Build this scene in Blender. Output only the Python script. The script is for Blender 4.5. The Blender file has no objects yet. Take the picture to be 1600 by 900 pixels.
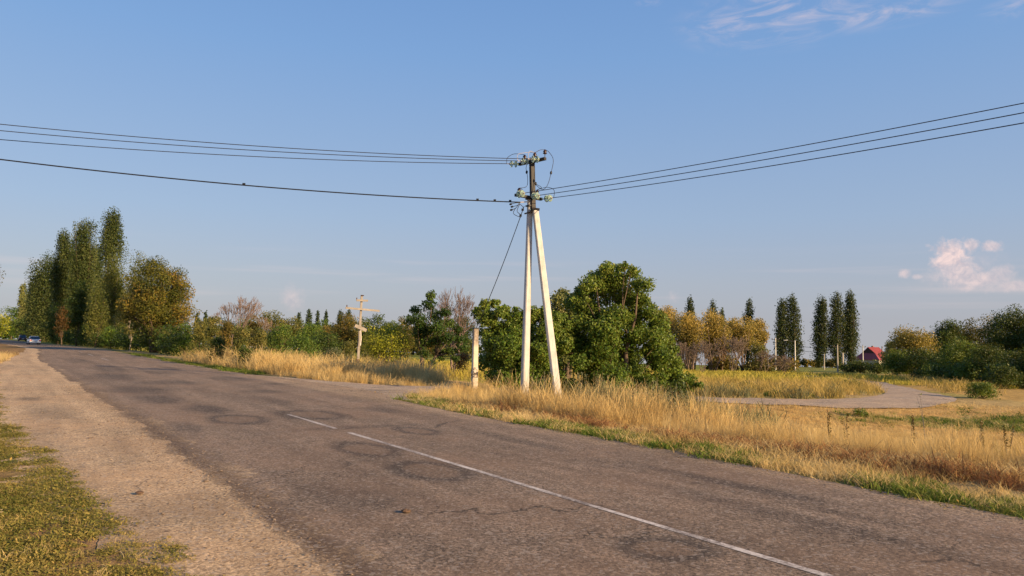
import bpy, math, random
import numpy as np
from math import radians as R
from mathutils import Vector, Matrix
S = bpy.context.scene
COL = S.collection
rnd = random.Random(7)
rng = np.random.default_rng(11)

# ------------------------------------------------------------------ camera
F, CW, CH, CAMH = 1180.0, 1600.0, 900.0, 1.7
PITCH, ROLL = R(4.17), R(-1.0)
cam = bpy.data.objects.new('camera', bpy.data.cameras.new('camera'))
COL.objects.link(cam)
cam.data.sensor_width = 36
cam.data.lens = 36 * F / CW
cam.data.clip_end = 12000
cam.data.clip_start = 0.05
CM = Matrix.Rotation(R(90) + PITCH, 3, 'X') @ Matrix.Rotation(-ROLL, 3, 'Z')
cam.matrix_world = Matrix.Translation((0, 0, CAMH)) @ CM.to_4x4()
S.camera = cam

# ------------------------------------------------------------------ light
SUN_AZ, SUN_EL = R(123), R(17)          # azimuth clockwise from +Y
SKY_STRENGTH, SUN_STRENGTH = 0.07, 5.0
S.view_settings.view_transform = 'Standard'
S.view_settings.look = 'None'
S.view_settings.exposure = 0.96
S.view_settings.gamma = 1
sl = bpy.data.lights.new('sun', 'SUN')
sl.energy = SUN_STRENGTH
sl.angle = R(0.6)
sl.color = (1.0, 0.71, 0.40)
so = bpy.data.objects.new('sun', sl)
COL.objects.link(so)
sd = Vector((math.sin(SUN_AZ) * math.cos(SUN_EL), math.cos(SUN_AZ) * math.cos(SUN_EL), math.sin(SUN_EL)))
so.rotation_euler = sd.to_track_quat('Z', 'Y').to_euler()
so.location = (60, -25, 40)


# ------------------------------------------------------------------ node helper
class NT:
    def __init__(s, nt):
        s.nt = nt
        nt.nodes.clear()

    def n(s, t, props=None, **inp):
        nd = s.nt.nodes.new(t)
        for k, v in (props or {}).items():
            setattr(nd, k, v)
        for k, v in inp.items():
            k = k.replace('_', ' ') if not k.startswith('i') or not k[1:].isdigit() else int(k[1:])
            if k == 'Fac' and k not in nd.inputs: k = 0
            s.set(nd.inputs[k], v)
        return nd

    def set(s, sock, v):
        if isinstance(v, bpy.types.NodeSocket):
            s.nt.links.new(v, sock)
        elif isinstance(v, bpy.types.Node):
            s.nt.links.new(v.outputs[0], sock)
        else:
            if isinstance(v, tuple) and len(v) == 3 and sock.type == 'RGBA': v = v + (1,)
            sock.default_value = v

    def m(s, op, a, b=0.0, c=0.0, clamp=False):
        return s.n('ShaderNodeMath', dict(operation=op, use_clamp=clamp), i0=a, i1=b, i2=c).outputs[0]

    def v(s, op, a, b=(0, 0, 0)):
        nd = s.n('ShaderNodeVectorMath', dict(operation=op), i0=a, i1=b)
        return nd.outputs[1] if op in ('LENGTH', 'DISTANCE', 'DOT_PRODUCT') else nd.outputs[0]

    def mix(s, f, a, b, blend='MIX'):
        nd = s.nt.nodes.new('ShaderNodeMix')
        nd.data_type = 'RGBA'
        nd.blend_type = blend
        s.set(nd.inputs[0], f); s.set(nd.inputs[6], a); s.set(nd.inputs[7], b)
        return nd.outputs[2]

    def ramp(s, f, stops, interp='LINEAR'):
        nd = s.nt.nodes.new('ShaderNodeValToRGB')
        nd.color_ramp.interpolation = interp
        el = nd.color_ramp.elements
        while len(el) < len(stops): el.new(0.5)
        for e, (p, c) in zip(el, stops):
            e.position = p
            e.color = (c, c, c, 1) if not isinstance(c, tuple) else c + (1,)
        s.set(nd.inputs[0], f)
        return nd.outputs[0]

    def noise(s, vec, scale, detail=4.0, rough=0.55, dist=0.0, color=False):
        nd = s.n('ShaderNodeTexNoise', None, Vector=vec, Scale=scale, Detail=detail, Roughness=rough, Distortion=dist)
        return nd.outputs[1 if color else 0]

    def rng_(s, f, a, b, c=0.0, d=1.0, smooth=False):
        nd = s.n('ShaderNodeMapRange', dict(interpolation_type='SMOOTHSTEP' if smooth else 'LINEAR'),
                 i0=f, i1=a, i2=b, i3=c, i4=d)
        return nd.outputs[0]


def ray(px, py):
    d = CM @ Vector(((px - 800) / F, -(py - 450) / F, -1))
    return d / d.y


# ------------------------------------------------------------------ world
def build_world():
    w = bpy.data.worlds.new('World')
    S.world = w
    w.use_nodes = True
    k = NT(w.node_tree)
    tc = k.n('ShaderNodeTexCoord')
    xyz = k.n('ShaderNodeSeparateXYZ', None, Vector=tc.outputs['Generated'])
    x, y, z = xyz.outputs
    zc = k.m('MAXIMUM', z, 0.035)
    vec = k.n('ShaderNodeCombineXYZ', None, X=x, Y=y, Z=zc)
    sky = k.n('ShaderNodeTexSky', dict(sky_type='NISHITA', sun_disc=False, sun_elevation=SUN_EL,
                                       sun_rotation=SUN_AZ, air_density=1.0, dust_density=1.6, ozone_density=1.2, altitude=100),
              Vector=vec.outputs[0])
    # evening haze low over the land all the way round: a mauve grey veil thinning with height
    veil = k.n('ShaderNodeVectorMath', dict(operation='SCALE'), i0=k.ramp(z, [(p, tuple(v / 5.5 for v in c)) for p, c in VEILS]))
    veil.inputs[3].default_value = 5.5
    col = k.mix(VEIL, sky.outputs[0], veil)
    # clouds: real directions on the sky, azimuth u and height v in radians
    u = k.m('ARCTAN2', x, y)
    vv = k.m('ARCSINE', z)
    uv = k.n('ShaderNodeCombineXYZ', None, X=u, Y=vv, Z=0.0).outputs[0]
    nz = k.noise(uv, 95, 8, 0.66, 0.5)
    nb = k.noise(uv, 22, 4, 0.6)
    def blob(cu, cv, ru, rv, soft=1.0, amp=0.9):
        d = k.v('LENGTH', k.v('MULTIPLY', k.v('SUBTRACT', uv, (cu, cv, 0)), (1 / ru, 1 / rv, 0)))
        f = k.m('SUBTRACT', 1.0, d)
        f = k.m('ADD', f, k.m('MULTIPLY', k.m('SUBTRACT', k.m('ADD', k.m('MULTIPLY', nz, 0.5), k.m('MULTIPLY', nb, 0.5)), 0.5), 3.2))
        return k.m('MULTIPLY', k.rng_(f, -.35, soft * .8, 0, 1, True), amp)
    def P(px, py):
        r = ray(px, py).normalized()
        return math.atan2(r.x, r.y), math.asin(r.z)
    s = 1 / F
    tot = None
    for (px, py, rx, ry, soft, amp) in [
        (1486, 398, 34, 24, .6, .95), (1500, 420, 38, 22, .8, .7), (1516, 384, 16, 11, .6, .7), (1548, 385, 18, 9, .7, .65), (1522, 436, 50, 16, 1.0, .65),
        (1562, 428, 26, 16, 1.2, .5), (1590, 446, 40, 9, 1.2, .5), (1470, 430, 30, 14, 1.6, .35), (1530, 410, 40, 24, 2.0, .3), (1414, 427, 10, 7, .8, .6), (1432, 432, 9, 4, 1., .4), (457, 466, 18, 20, 1.4, .36),
        (1052, 465, 10, 11, 1.4, .3)]:
        cu, cv = P(px, py)
        sc = math.cos(cu) ** 1
        b = blob(cu, cv, rx * s * sc * sc, ry * s * sc, soft, amp)
        tot = b if tot is None else k.m('MAXIMUM', tot, b)
    shade_ = k.rng_(k.noise(k.v('ADD', uv, (-.006, -.006, 0)), 95, 8, .66, .5), .4, .62, 0, 1)
    col = k.mix(tot, col, k.mix(shade_, (4.6, 4.0, 4.3), CLOUDC))
    # thin high streaks
    st = k.v('MULTIPLY', uv, (7, 26, 1))
    str_ = k.noise(st, 1.6, 7, 0.62, 1.3)
    ci = None
    for (px, py, rx, ry, amp) in [(1200, 30, 180, 52, .52), (1370, 22, 150, 26, .42), (1015, 4, 30, 8, .4), (1590, 12, 60, 18, .3)]:
        cu, cv = P(px, py)
        d = k.v('LENGTH', k.v('MULTIPLY', k.v('SUBTRACT', uv, (cu, cv, 0)), (1 / (rx * s * .8), 1 / (ry * s * .9), 0)))
        f = k.m('MULTIPLY', k.rng_(d, 0.1, 1.15, 1, 0, True), k.rng_(str_, 0.40, 0.74, 0, amp, True))
        ci = f if ci is None else k.m('MAXIMUM', ci, f)
    col = k.mix(ci, col, CLOUDC)
    # faint flat bank low on the right, and its like elsewhere
    bank = k.noise(k.v('MULTIPLY', uv, (1.6, 30, 1)), 1.5, 3, 0.5)
    bm = k.m('MULTIPLY', k.rng_(bank, 0.5, 0.75, 0, .22, True), k.m('MULTIPLY', k.rng_(vv, 0.02, 0.07, 0, 1, True), k.rng_(vv, 0.13, 0.09, 0, 1, True)))
    col = k.mix(bm, col, CLOUDC)
    bg = k.n('ShaderNodeBackground', None, Color=col, Strength=SKY_STRENGTH)
    k.n('ShaderNodeOutputWorld', None, Surface=bg)


VEIL = 0.78
VEILS = [(0, (3.35, 3.35, 3.85)), (.08, (3.1, 3.4, 4.25)), (.16, (2.6, 3.45, 4.95)), (.36, (1.6, 2.95, 5.4)), (.45, (1.3, 2.6, 5.2)), (1, (.45, 1.5, 4.0))]
CLOUDC = (7.0, 5.4, 5.1)
build_world()


# ------------------------------------------------------------------ mesh helpers
def mesh_np(name, V, Fc, mat=None, attrs=None, smooth=False, mats=None, midx=None):
    me = bpy.data.meshes.new(name)
    V = np.asarray(V, dtype=np.float32)
    Fc = np.asarray(Fc, dtype=np.int32)
    k = Fc.shape[1]
    me.vertices.add(len(V)); me.vertices.foreach_set('co', V.ravel())
    me.loops.add(Fc.size); me.loops.foreach_set('vertex_index', Fc.ravel())
    me.polygons.add(len(Fc)); me.polygons.foreach_set('loop_start', np.arange(0, Fc.size, k, dtype=np.int32))
    me.update(calc_edges=True)
    if smooth: me.polygons.foreach_set('use_smooth', np.ones(len(Fc), dtype=bool))
    for an, (typ, data) in (attrs or {}).items():
        a = me.attributes.new(an, typ, 'POINT')
        a.data.foreach_set('color' if 'COLOR' in typ else ('vector' if 'VECTOR' in typ else 'value'), np.asarray(data, dtype=np.float32).ravel())
    if mat: me.materials.append(mat)
    me.validate()
    return me


def link(name, data, parent=None, loc=None, label=None, cat=None, group=None, kind=None):
    o = bpy.data.objects.new(name, data)
    COL.objects.link(o)
    if parent: o.parent = parent
    if loc is not None: o.location = loc
    if label: o['label'] = label
    if cat: o['category'] = cat
    if group: o['group'] = group
    if kind: o['kind'] = kind
    return o


class MB:
    """collects solid shapes for ONE mesh object"""
    def __init__(s): s.V = []; s.F = []
    def add(s, V, Fc):
        b = len(s.V); s.V += [tuple(v) for v in V]; s.F += [tuple(b + i for i in f) for f in Fc]
    def box(s, c, size, M=None):
        c = Vector(c); h = Vector(size) / 2
        vs = [Vector((sx * h.x, sy * h.y, sz * h.z)) for sz in (-1, 1) for sy in (-1, 1) for sx in (-1, 1)]
        if M: vs = [M @ v for v in vs]
        s.add([v + c for v in vs], [(0, 2, 3, 1), (4, 5, 7, 6), (0, 1, 5, 4), (2, 6, 7, 3), (0, 4, 6, 2), (1, 3, 7, 5)])
    def beam(s, a, b, w0, d0, w1=None, d1=None, side=Vector((1, 0, 0)), ch=0.0):
        """tapered rectangular beam from a to b, w along 'side', chamfered corners ch"""
        a = Vector(a); b = Vector(b); ax = (b - a).normalized(); side = Vector(side)
        u = (side - ax * side.dot(ax)).normalized(); v = ax.cross(u)
        w1 = w0 if w1 is None else w1; d1 = d0 if d1 is None else d1
        rings = []
        for p, w, d in ((a, w0, d0), (b, w1, d1)):
            c = min(ch, w * .3, d * .3)
            if c > 0: pts = [(-w/2+c, -d/2), (w/2-c, -d/2), (w/2, -d/2+c), (w/2, d/2-c), (w/2-c, d/2), (-w/2+c, d/2), (-w/2, d/2-c), (-w/2, -d/2+c)]
            else: pts = [(-w/2, -d/2), (w/2, -d/2), (w/2, d/2), (-w/2, d/2)]
            rings.append([p + u * x + v * y for x, y in pts])
        n = len(rings[0])
        Fc = [(i, (i + 1) % n, n + (i + 1) % n, n + i) for i in range(n)] + [tuple(range(n - 1, -1, -1)), tuple(range(n, 2 * n))]
        s.add(rings[0] + rings[1], Fc)
    def tube(s, pts, r, n=6, r1=None, cap=True):
        pts = [Vector(p) for p in pts]
        m = len(pts)
        rr = [(r + ((r1 if r1 is not None else r) - r) * i / max(1, m - 1)) for i in range(m)] if not isinstance(r, (list, tuple)) else list(r)
        b = len(s.V); up = Vector((0.13, 0.21, 0.97))
        for i, p in enumerate(pts):
            t = (pts[min(i + 1, m - 1)] - pts[max(i - 1, 0)])
            t = t.normalized() if t.length > 1e-9 else Vector((0, 0, 1))
            ref = up if abs(t.dot(up)) < 0.9 else Vector((1, 0.1, 0))
            u = t.cross(ref).normalized(); v = t.cross(u)
            for j in range(n):
                a = 2 * math.pi * j / n
                s.V.append(tuple(p + (u * math.cos(a) + v * math.sin(a)) * rr[i]))
        for i in range(m - 1):
            for j in range(n):
                s.F.append((b + i * n + j, b + i * n + (j + 1) % n, b + (i + 1) * n + (j + 1) % n, b + (i + 1) * n + j))
        if cap:
            s.F.append(tuple(b + j for j in range(n - 1, -1, -1))); s.F.append(tuple(b + (m - 1) * n + j for j in range(n)))
    def lathe(s, prof, c=(0, 0, 0), axis=(0, 0, 1), n=12):
        c = Vector(c); q = Vector((0, 0, 1)).rotation_difference(Vector(axis))
        b = len(s.V)
        for (r, z) in prof:
            for j in range(n):
                a = 2 * math.pi * j / n
                s.V.append(tuple(c + q @ Vector((r * math.cos(a), r * math.sin(a), z))))
        for i in range(len(prof) - 1):
            for j in range(n):
                s.F.append((b + i * n + j, b + i * n + (j + 1) % n, b + (i + 1) * n + (j + 1) % n, b + (i + 1) * n + j))
        s.F.append(tuple(b + j for j in range(n - 1, -1, -1))); s.F.append(tuple(b + (len(prof) - 1) * n + j for j in range(n)))
    def mesh(s, name, mat, smooth=False):
        me = bpy.data.meshes.new(name); me.from_pydata(s.V, [], s.F); me.update()
        if smooth: me.polygons.foreach_set('use_smooth', [True] * len(me.polygons))
        if mat: me.materials.append(mat)
        return me
    def build(s, name, mat, parent=None, smooth=False, **kw):
        return link(name, s.mesh(name, mat, smooth), parent, **kw)


def empty(name, loc, label, cat, group=None, rz=0.0):
    o = link(name, None, None, loc, label, cat, group)
    o.empty_display_size = 0.2
    o.rotation_euler.z = rz
    return o


# ------------------------------------------------------------------ materials
def mat(name): 
    m = bpy.data.materials.new(name); m.use_nodes = True
    return m, NT(m.node_tree)


def solid(name, c, rough=0.8, var=0.25, scale=6.0, metal=0.0, bump=0.0, spec=0.3):
    m, k = mat(name)
    tc = k.n('ShaderNodeTexCoord').outputs['Object']
    nz = k.noise(tc, scale, 6, 0.6)
    col = k.mix(k.rng_(nz, 0.3, 0.7), tuple(x * (1 - var) for x in c), tuple(min(1, x * (1 + var)) for x in c))
    p = k.n('ShaderNodeBsdfPrincipled', None, Base_Color=col, Roughness=rough, Metallic=metal)
    p.inputs['Specular IOR Level'].default_value = spec
    if bump:
        b = k.n('ShaderNodeBump', None, Height=k.noise(tc, scale * 8, 5, 0.6), Strength=bump, Distance=0.01)
        k.set(p.inputs['Normal'], b)
    k.n('ShaderNodeOutputMaterial', None, Surface=p)
    return m


def leafmat(name, cols, trans=0.3, gloss=0.03):
    m, k = mat(name)
    a = k.n('ShaderNodeAttribute', dict(attribute_name='tint'))
    col = k.ramp(a.outputs['Fac'], [(i / (len(cols) - 1), c) for i, c in enumerate(cols)])
    d = k.n('ShaderNodeBsdfDiffuse', None, Color=col)
    t = k.n('ShaderNodeBsdfTranslucent', None, Color=k.mix(0.35, col, (0.5, 0.5, 0.05), 'MIX'))
    g = k.n('ShaderNodeBsdfGlossy', None, Color=(0.5, 0.5, 0.4), Roughness=0.6)
    s1 = k.n('ShaderNodeMixShader', None, Fac=trans, i1=d.outputs[0], i2=t.outputs[0])
    fr = k.n('ShaderNodeFresnel', None, IOR=1.35)
    s2 = k.n('ShaderNodeMixShader', None, Fac=k.m('MULTIPLY', fr, gloss * 4), i1=s1.outputs[0], i2=g.outputs[0])
    k.n('ShaderNodeOutputMaterial', None, Surface=s2)
    return m


def grassmat(name, cols, trans=0.25):
    """blade colour: random per tuft, plus a per-vertex tint, paler towards the seed heads"""
    m, k = mat(name)
    a = k.n('ShaderNodeAttribute', dict(attribute_name='tint'))
    oi = k.n('ShaderNodeObjectInfo')
    pos = k.n('ShaderNodeNewGeometry')
    big = k.noise(pos.outputs['Position'], 0.55, 4, 0.7)
    f = k.m('ADD', k.m('MULTIPLY', a.outputs['Fac'], 0.5), k.m('ADD', k.m('MULTIPLY', oi.outputs['Random'], 0.22), k.m('MULTIPLY', k.m('SUBTRACT', big, 0.36), 1.5)), clamp=True)
    col = k.ramp(f, [(i / (len(cols) - 1), c) for i, c in enumerate(cols)])
    d = k.n('ShaderNodeBsdfDiffuse', None, Color=col)
    t = k.n('ShaderNodeBsdfTranslucent', None, Color=col)
    s1 = k.n('ShaderNodeMixShader', None, Fac=trans, i1=d.outputs[0], i2=t.outputs[0])
    k.n('ShaderNodeOutputMaterial', None, Surface=s1)
    return m


L = {
    'poplar': leafmat('poplar_leaf', [(.018, .034, .011), (.055, .078, .024), (.14, .15, .05)], .25),
    'poplar_far': leafmat('far_poplar_leaf', [(.014, .028, .014), (.030, .048, .020), (.055, .075, .028)], .2),
    'green': leafmat('green_leaf', [(.025, .06, .012), (.08, .14, .024), (.19, .22, .045)]),
    'cherry': leafmat('dark_leaf', [(.012, .032, .010), (.035, .075, .016), (.10, .15, .03)]),
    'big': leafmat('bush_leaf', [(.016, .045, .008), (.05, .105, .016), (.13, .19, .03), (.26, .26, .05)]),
    'chestnut': leafmat('chestnut_leaf', [(.02, .032, .008), (.07, .08, .016), (.16, .14, .028), (.24, .14, .03)], .22),
    'willow': leafmat('willow_leaf', [(.035, .05, .014), (.09, .105, .025), (.18, .17, .05)]),
    'yellowgreen': leafmat('yellowgreen_leaf', [(.07, .10, .012), (.22, .24, .025), (.45, .42, .05)]),
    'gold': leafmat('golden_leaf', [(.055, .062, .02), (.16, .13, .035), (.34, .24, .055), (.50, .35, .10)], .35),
    'rust': leafmat('rust_leaf', [(.03, .032, .012), (.085, .048, .02), (.14, .07, .03)]),
    'dull': leafmat('dull_leaf', [(.045, .06, .018), (.125, .13, .035), (.26, .22, .065)]),
    'dark': leafmat('deep_green_leaf', [(.012, .027, .009), (.034, .060, .015), (.09, .125, .028)], .22),
    'brownish': leafmat('autumn_leaf', [(.035, .04, .014), (.115, .095, .026), (.26, .17, .04)]),
    'grey': leafmat('greygreen_leaf', [(.07, .085, .045), (.14, .15, .08), (.24, .22, .11)]),
    'pale': leafmat('pale_green_leaf', [(.08, .10, .03), (.17, .19, .06), (.28, .27, .10)]),
    'pink': leafmat('seed_leaf', [(.10, .05, .03), (.17, .09, .05), (.24, .13, .07)]),
}
BARK = solid('bark', (.10, .072, .05), .95, .4, 3, bump=.4)
BARKP = solid('pale_bark', (.22, .19, .15), .9, .35, 3, bump=.3)
TWIG = solid('dead_twig', (.16, .115, .095), .95, .25, 3)
TWIGG = solid('grey_twig', (.17, .125, .095), .95, .25, 3)

# ------------------------------------------------------------------ terrain
D = np.array([-.5420, .8404]); NN = np.array([.8404, .5420])
SH_S = [-400, 105, 125, 140, 160, 200, 240, 300, 400, 600, 900]
SH_T = [0, 0, -1.4, -2.9, -5.0, -7.5, -9.5, -15, -32, -85, -190]
def shift(s): return np.interp(s, SH_S, SH_T)
def st_of(x, y):
    s = x * D[0] + y * D[1]; t = x * NN[0] + y * NN[1]
    return s, t - shift(s)
def xy_of(s, t):
    t = t + shift(s)
    return s * D[0] + t * NN[0], s * D[1] + t * NN[1]

CTRL = [  # x, y, z of the land away from the main road
    (0.4, 27.8, -.42), (4, 26, -.5), (8, 22, -.8), (-1.5, 30, -.15), (10, 17, -.75), (14, 14, -.85), (20, 8, -1.0), (30, 0, -1.1),
    (10, 13, -.15), (15, 8, -.2), (20, 2, -.3),
    (3, 32, -.85), (-3, 31, -.15), (-6, 31, -.08), (0, 36, -.55), (5, 40, -1.0), (12, 41.5, -1.25), (18, 42, -1.32), (24, 44, -1.32),
    (28.5, 49, -1.38), (33, 60, -1.5), (38, 75, -1.75), (42, 90, -2.0),
    (8, 32, -1.1), (13, 32, -1.45), (18, 32, -1.75), (24, 33, -1.9), (30, 36, -1.9), (40, 40, -1.9), (13, 37, -1.4), (18, 37.5, -1.5), (25, 38, -1.65),
    (12, 27, -1.3), (18, 25, -1.5), (14, 20, -1.2), (20, 16, -1.35), (25, 24, -1.5), (32, 25, -1.6), (40, 50, -1.6), (35, 55, -1.45), (50, 62, -1.7),
    (7, 50, -1.1), (15, 55, -1.45), (24, 55, -1.4), (25, 70, -1.6), (10, 80, -1.7), (30, 100, -2.2), (40, 130, -2.7), (10, 130, -2.5), (60, 150, -3.0),
    (80, 205, -3.4), (115, 240, -4.4), (60, 205, -3.4), (100, 205, -3.5), (60, 90, -2.0), (75, 90, -2.0), (90, 130, -2.8),
    (-5, 47, -.35), (-12, 50, -.3), (-5, 70, -.9), (-20, 70, -.5), (-20, 110, -1.1), (-45, 110, -.5), (-40, 180, -1.6), (-70, 200, -1.2), (0, 200, -3.0),
    (-30, 300, -3), (60, 300, -7), (140, 300, -7), (-150, 300, -1.0), (-300, 300, 0), (-300, 100, 0), (-100, 0, .0), (-60, -60, 0), (0, -60, 0), (60, -60, -.8),
    (120, 0, -2), (120, 90, -2.5), (160, 160, -4), (300, 300, -12), (300, 0, -6), (300, -300, -5), (-300, -300, 0), (0, 600, -18), (300, 600, -24), (-300, 700, -8),
    (0, 3000, -110), (1500, 2500, -110), (-1500, 2500, -80), (3000, 0, -90), (-3000, 0, -60), (0, -3000, -60), (2500, 1200, -110), (-2500, 1200, -70)]
CP = np.array(CTRL)
def _k(r): return np.sqrt(r * r + 9.0)
_road_pts = []
for s_ in list(range(-40, 110, 8)) + [130, 160, 200, 250, 320, 400]:
    for t_ in (-6, -1, 5, 9.2):
        a, b = xy_of(s_, t_); _road_pts.append((a, b, 0.0))
CPALL = np.vstack([CP, np.array(_road_pts)])
_A = _k(np.hypot(CPALL[:, None, 0] - CPALL[None, :, 0], CPALL[:, None, 1] - CPALL[None, :, 1]))
_W = np.linalg.solve(_A + 0.02 * np.eye(len(CPALL)), CPALL[:, 2])
def terrain(x, y):
    x = np.atleast_1d(np.asarray(x, float)).ravel(); y = np.atleast_1d(np.asarray(y, float)).ravel()
    out = np.empty(len(x))
    for i in range(0, len(x), 20000):
        sl_ = slice(i, i + 20000)
        out[sl_] = _k(np.hypot(x[sl_, None] - CPALL[None, :, 0], y[sl_, None] - CPALL[None, :, 1])) @ _W
    s, t = st_of(x, y)
    # inside the road corridor the land is level; it eases into the fields
    e = np.clip(np.maximum(-2.5 - t, t - 9.3) / 3.0, 0, 1); e = e * e * (3 - 2 * e)
    w = np.where(s > 380, 1, e)
    bumps = 0.035 * np.sin(x * 1.3 + 2 * np.sin(y * .7)) * np.cos(y * 1.1 + np.sin(x * .9)) + .05 * np.sin(x * .31 + 1) * np.sin(y * .27)
    return (out + bumps) * w - 0.012
def tz(x, y): return float(terrain(x, y)[0])

# side road outline (world metres, near and far edge in step)
SRN = np.array([(-2.6, 21.6), (-3.2, 23.6), (-3.0, 26), (-2.2, 28.5), (0, 32.2), (3.2, 36), (7, 38.4), (12, 39.6), (17.5, 39.9), (22.3, 41.4), (26.3, 45.2), (29.6, 50.5), (32.4, 60), (37, 73), (42, 88), (46, 115)])
SRF = np.array([(-17, 41), (-12.5, 36.3), (-8.8, 32.9), (-6, 31.0), (-3, 34.2), (1, 38.8), (5.5, 41.3), (12, 43.2), (17, 44.2), (21.5, 46.6), (25, 51.0), (27.6, 56), (30.2, 62.5), (34.6, 74), (38.5, 89), (42, 116)])
def smooth_poly(P, n=12):
    out = []
    for i in range(len(P) - 1):
        p0, p1, p2, p3 = P[max(i - 1, 0)], P[i], P[i + 1], P[min(i + 2, len(P) - 1)]
        for q in range(n):
            t = q / n
            out.append(.5 * ((2 * p1) + (-p0 + p2) * t + (2 * p0 - 5 * p1 + 4 * p2 - p3) * t * t + (-p0 + 3 * p1 - 3 * p2 + p3) * t ** 3))
    out.append(P[-1])
    return np.array(out)
NE, FE = smooth_poly(SRN), smooth_poly(SRF)
def wob(n, amp, seed, sc=(3, 8, 21, 55)):
    q = np.random.default_rng(seed); x = np.arange(n); o = np.zeros(n)
    for i, s_ in enumerate(sc):
        kx = np.arange(0, n + s_ * 2, s_); o += np.interp(x, kx, q.normal(0, 1, len(kx))) * amp * (s_ / sc[-1]) ** .6
    return o
NE += wob(len(NE), .16, 3)[:, None] * np.array([.5, -1]) * .8
FE += wob(len(FE), .16, 4)[:, None] * np.array([-.5, 1]) * .8
def in_poly(x, y, P):
    c = np.zeros(len(x), bool); j = len(P) - 1
    for i in range(len(P)):
        xi, yi = P[i]; xj, yj = P[j]
        cond = ((yi > y) != (yj > y)) & (x < (xj - xi) * (y - yi) / (yj - yi + 1e-12) + xi)
        c ^= cond; j = i
    return c
SRPOLY = np.vstack([NE, FE[::-1]])
def on_side(x, y): return in_poly(x, y, SRPOLY)

def vnoise(x, y, sc, seed=0):
    """smooth value noise in numpy, 0..1"""
    x = np.asarray(x) / sc; y = np.asarray(y) / sc
    q = np.random.default_rng(100 + seed).random((256, 256))
    xi = np.floor(x).astype(int); yi = np.floor(y).astype(int); fx = x - xi; fy = y - yi
    fx = fx * fx * (3 - 2 * fx); fy = fy * fy * (3 - 2 * fy)
    g = lambda a, b: q[a % 256, b % 256]
    return (g(xi, yi) * (1 - fx) + g(xi + 1, yi) * fx) * (1 - fy) + (g(xi, yi + 1) * (1 - fx) + g(xi + 1, yi + 1) * fx) * fy

# edges of the main road in (s, t)
def edgeL(s): return np.interp(s, [-60, 15, 26, 62, 100, 140, 900], [2.1, 2.05, 1.75, 0.9, 1.6, 2.0, 2.0])
def edgeR(s): return np.interp(s, [-60, 3, 9, 16, 20.5, 23, 26, 32, 36, 40, 60, 900], [8.65, 8.62, 8.95, 9.0, 9.35, 9.9, 10.1, 9.9, 9.35, 9.0, 8.8, 8.8])
def gravL(s): return np.interp(s, [-60, 0, 6, 8.3, 12, 17, 26, 45, 90, 130, 900], [1.8, 1.5, 1.1, .75, .35, -.2, -.75, -1.2, .3, 1.4, 1.4])

def ground_colour(x, y):
    s, t = st_of(x, y)
    n1, n2, n3 = vnoise(x, y, 7, 1), vnoise(x, y, 1.7, 2), vnoise(x, y, 20, 3)
    straw = np.array([.40, .28, .125]); ochre = np.array([.50, .30, .10]); green = np.array([.085, .13, .025]); yg = np.array([.36, .31, .05]); brown = np.array([.20, .11, .055])
    c = straw[None] * (0.75 + .5 * n2)[:, None]
    def bl(c, col, w): w = np.clip(w, 0, 1)[:, None]; return c * (1 - w) + col[None] * w
    # field beyond the side road
    fld = (y > 42) & (t > 12)
    c = np.where(fld[:, None], bl(c, np.array([.33, .28, .08]), n1 * 1.1), c)
    c = np.where((fld & (y > 44))[:, None], bl(c, yg, np.clip((y - 70) / 35, 0, 1) * (.55 + .5 * n3) * ((x < 55) | (y < 120))), c)
    c = np.where((fld & (x < 0))[:, None], bl(c, yg, .75 * (y > 40) * (.5 + n1)), c)
    c = np.where((y > 150)[:, None], bl(c, green * 1.3, .6 + 0 * y), c)
    # mown bank and swale between the verge and the side road
    c = np.where(((x > 33) & (y > 44) & (y < 80) & (t > 12))[:, None], bl(c, ochre, .35 + .5 * n1), c)
    bank = (t > 17) & (y < 44) & (x > 6)
    c = np.where(bank[:, None], bl(c, ochre, .35 + .6 * n1), c)
    sw = bank & (np.abs(y - (36.0 + .05 * (x - 20) + 1.6 * (n3 - .5))) < 1.0 + .12 * np.clip(x - 14, 0, 20))
    c = np.where(sw[:, None], bl(c, green * 1.2, (.35 + .9 * n2) * np.clip((x - 13) / 6, 0, 1)), c)
    # verge strips next to the asphalt
    vs = (t > 8.5) & (t < 11.6) & (s < 21)
    c = np.where(vs[:, None], bl(c, brown, 1.6 * (n2 - .3) * np.exp(-((t - 10.7) / .5) ** 2)), c)
    vg = (t > 8.5) & (t < 9.9)
    c = np.where(vg[:, None], bl(c, green, .25 + .6 * n2), c)
    ll = (t < 2.2)
    n4 = vnoise(x, y, .5, 5)
    c = np.where(ll[:, None], bl(np.array([.30, .18, .085])[None] * (.7 + .5 * n2)[:, None], green * 1.2, .6 * (n4 - .4)), c)
    c = np.where((ll & (s < 45))[:, None], bl(c, np.array([.38, .25, .14]), (t - gravL(s) + .5) / .4), c)
    return c

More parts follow.
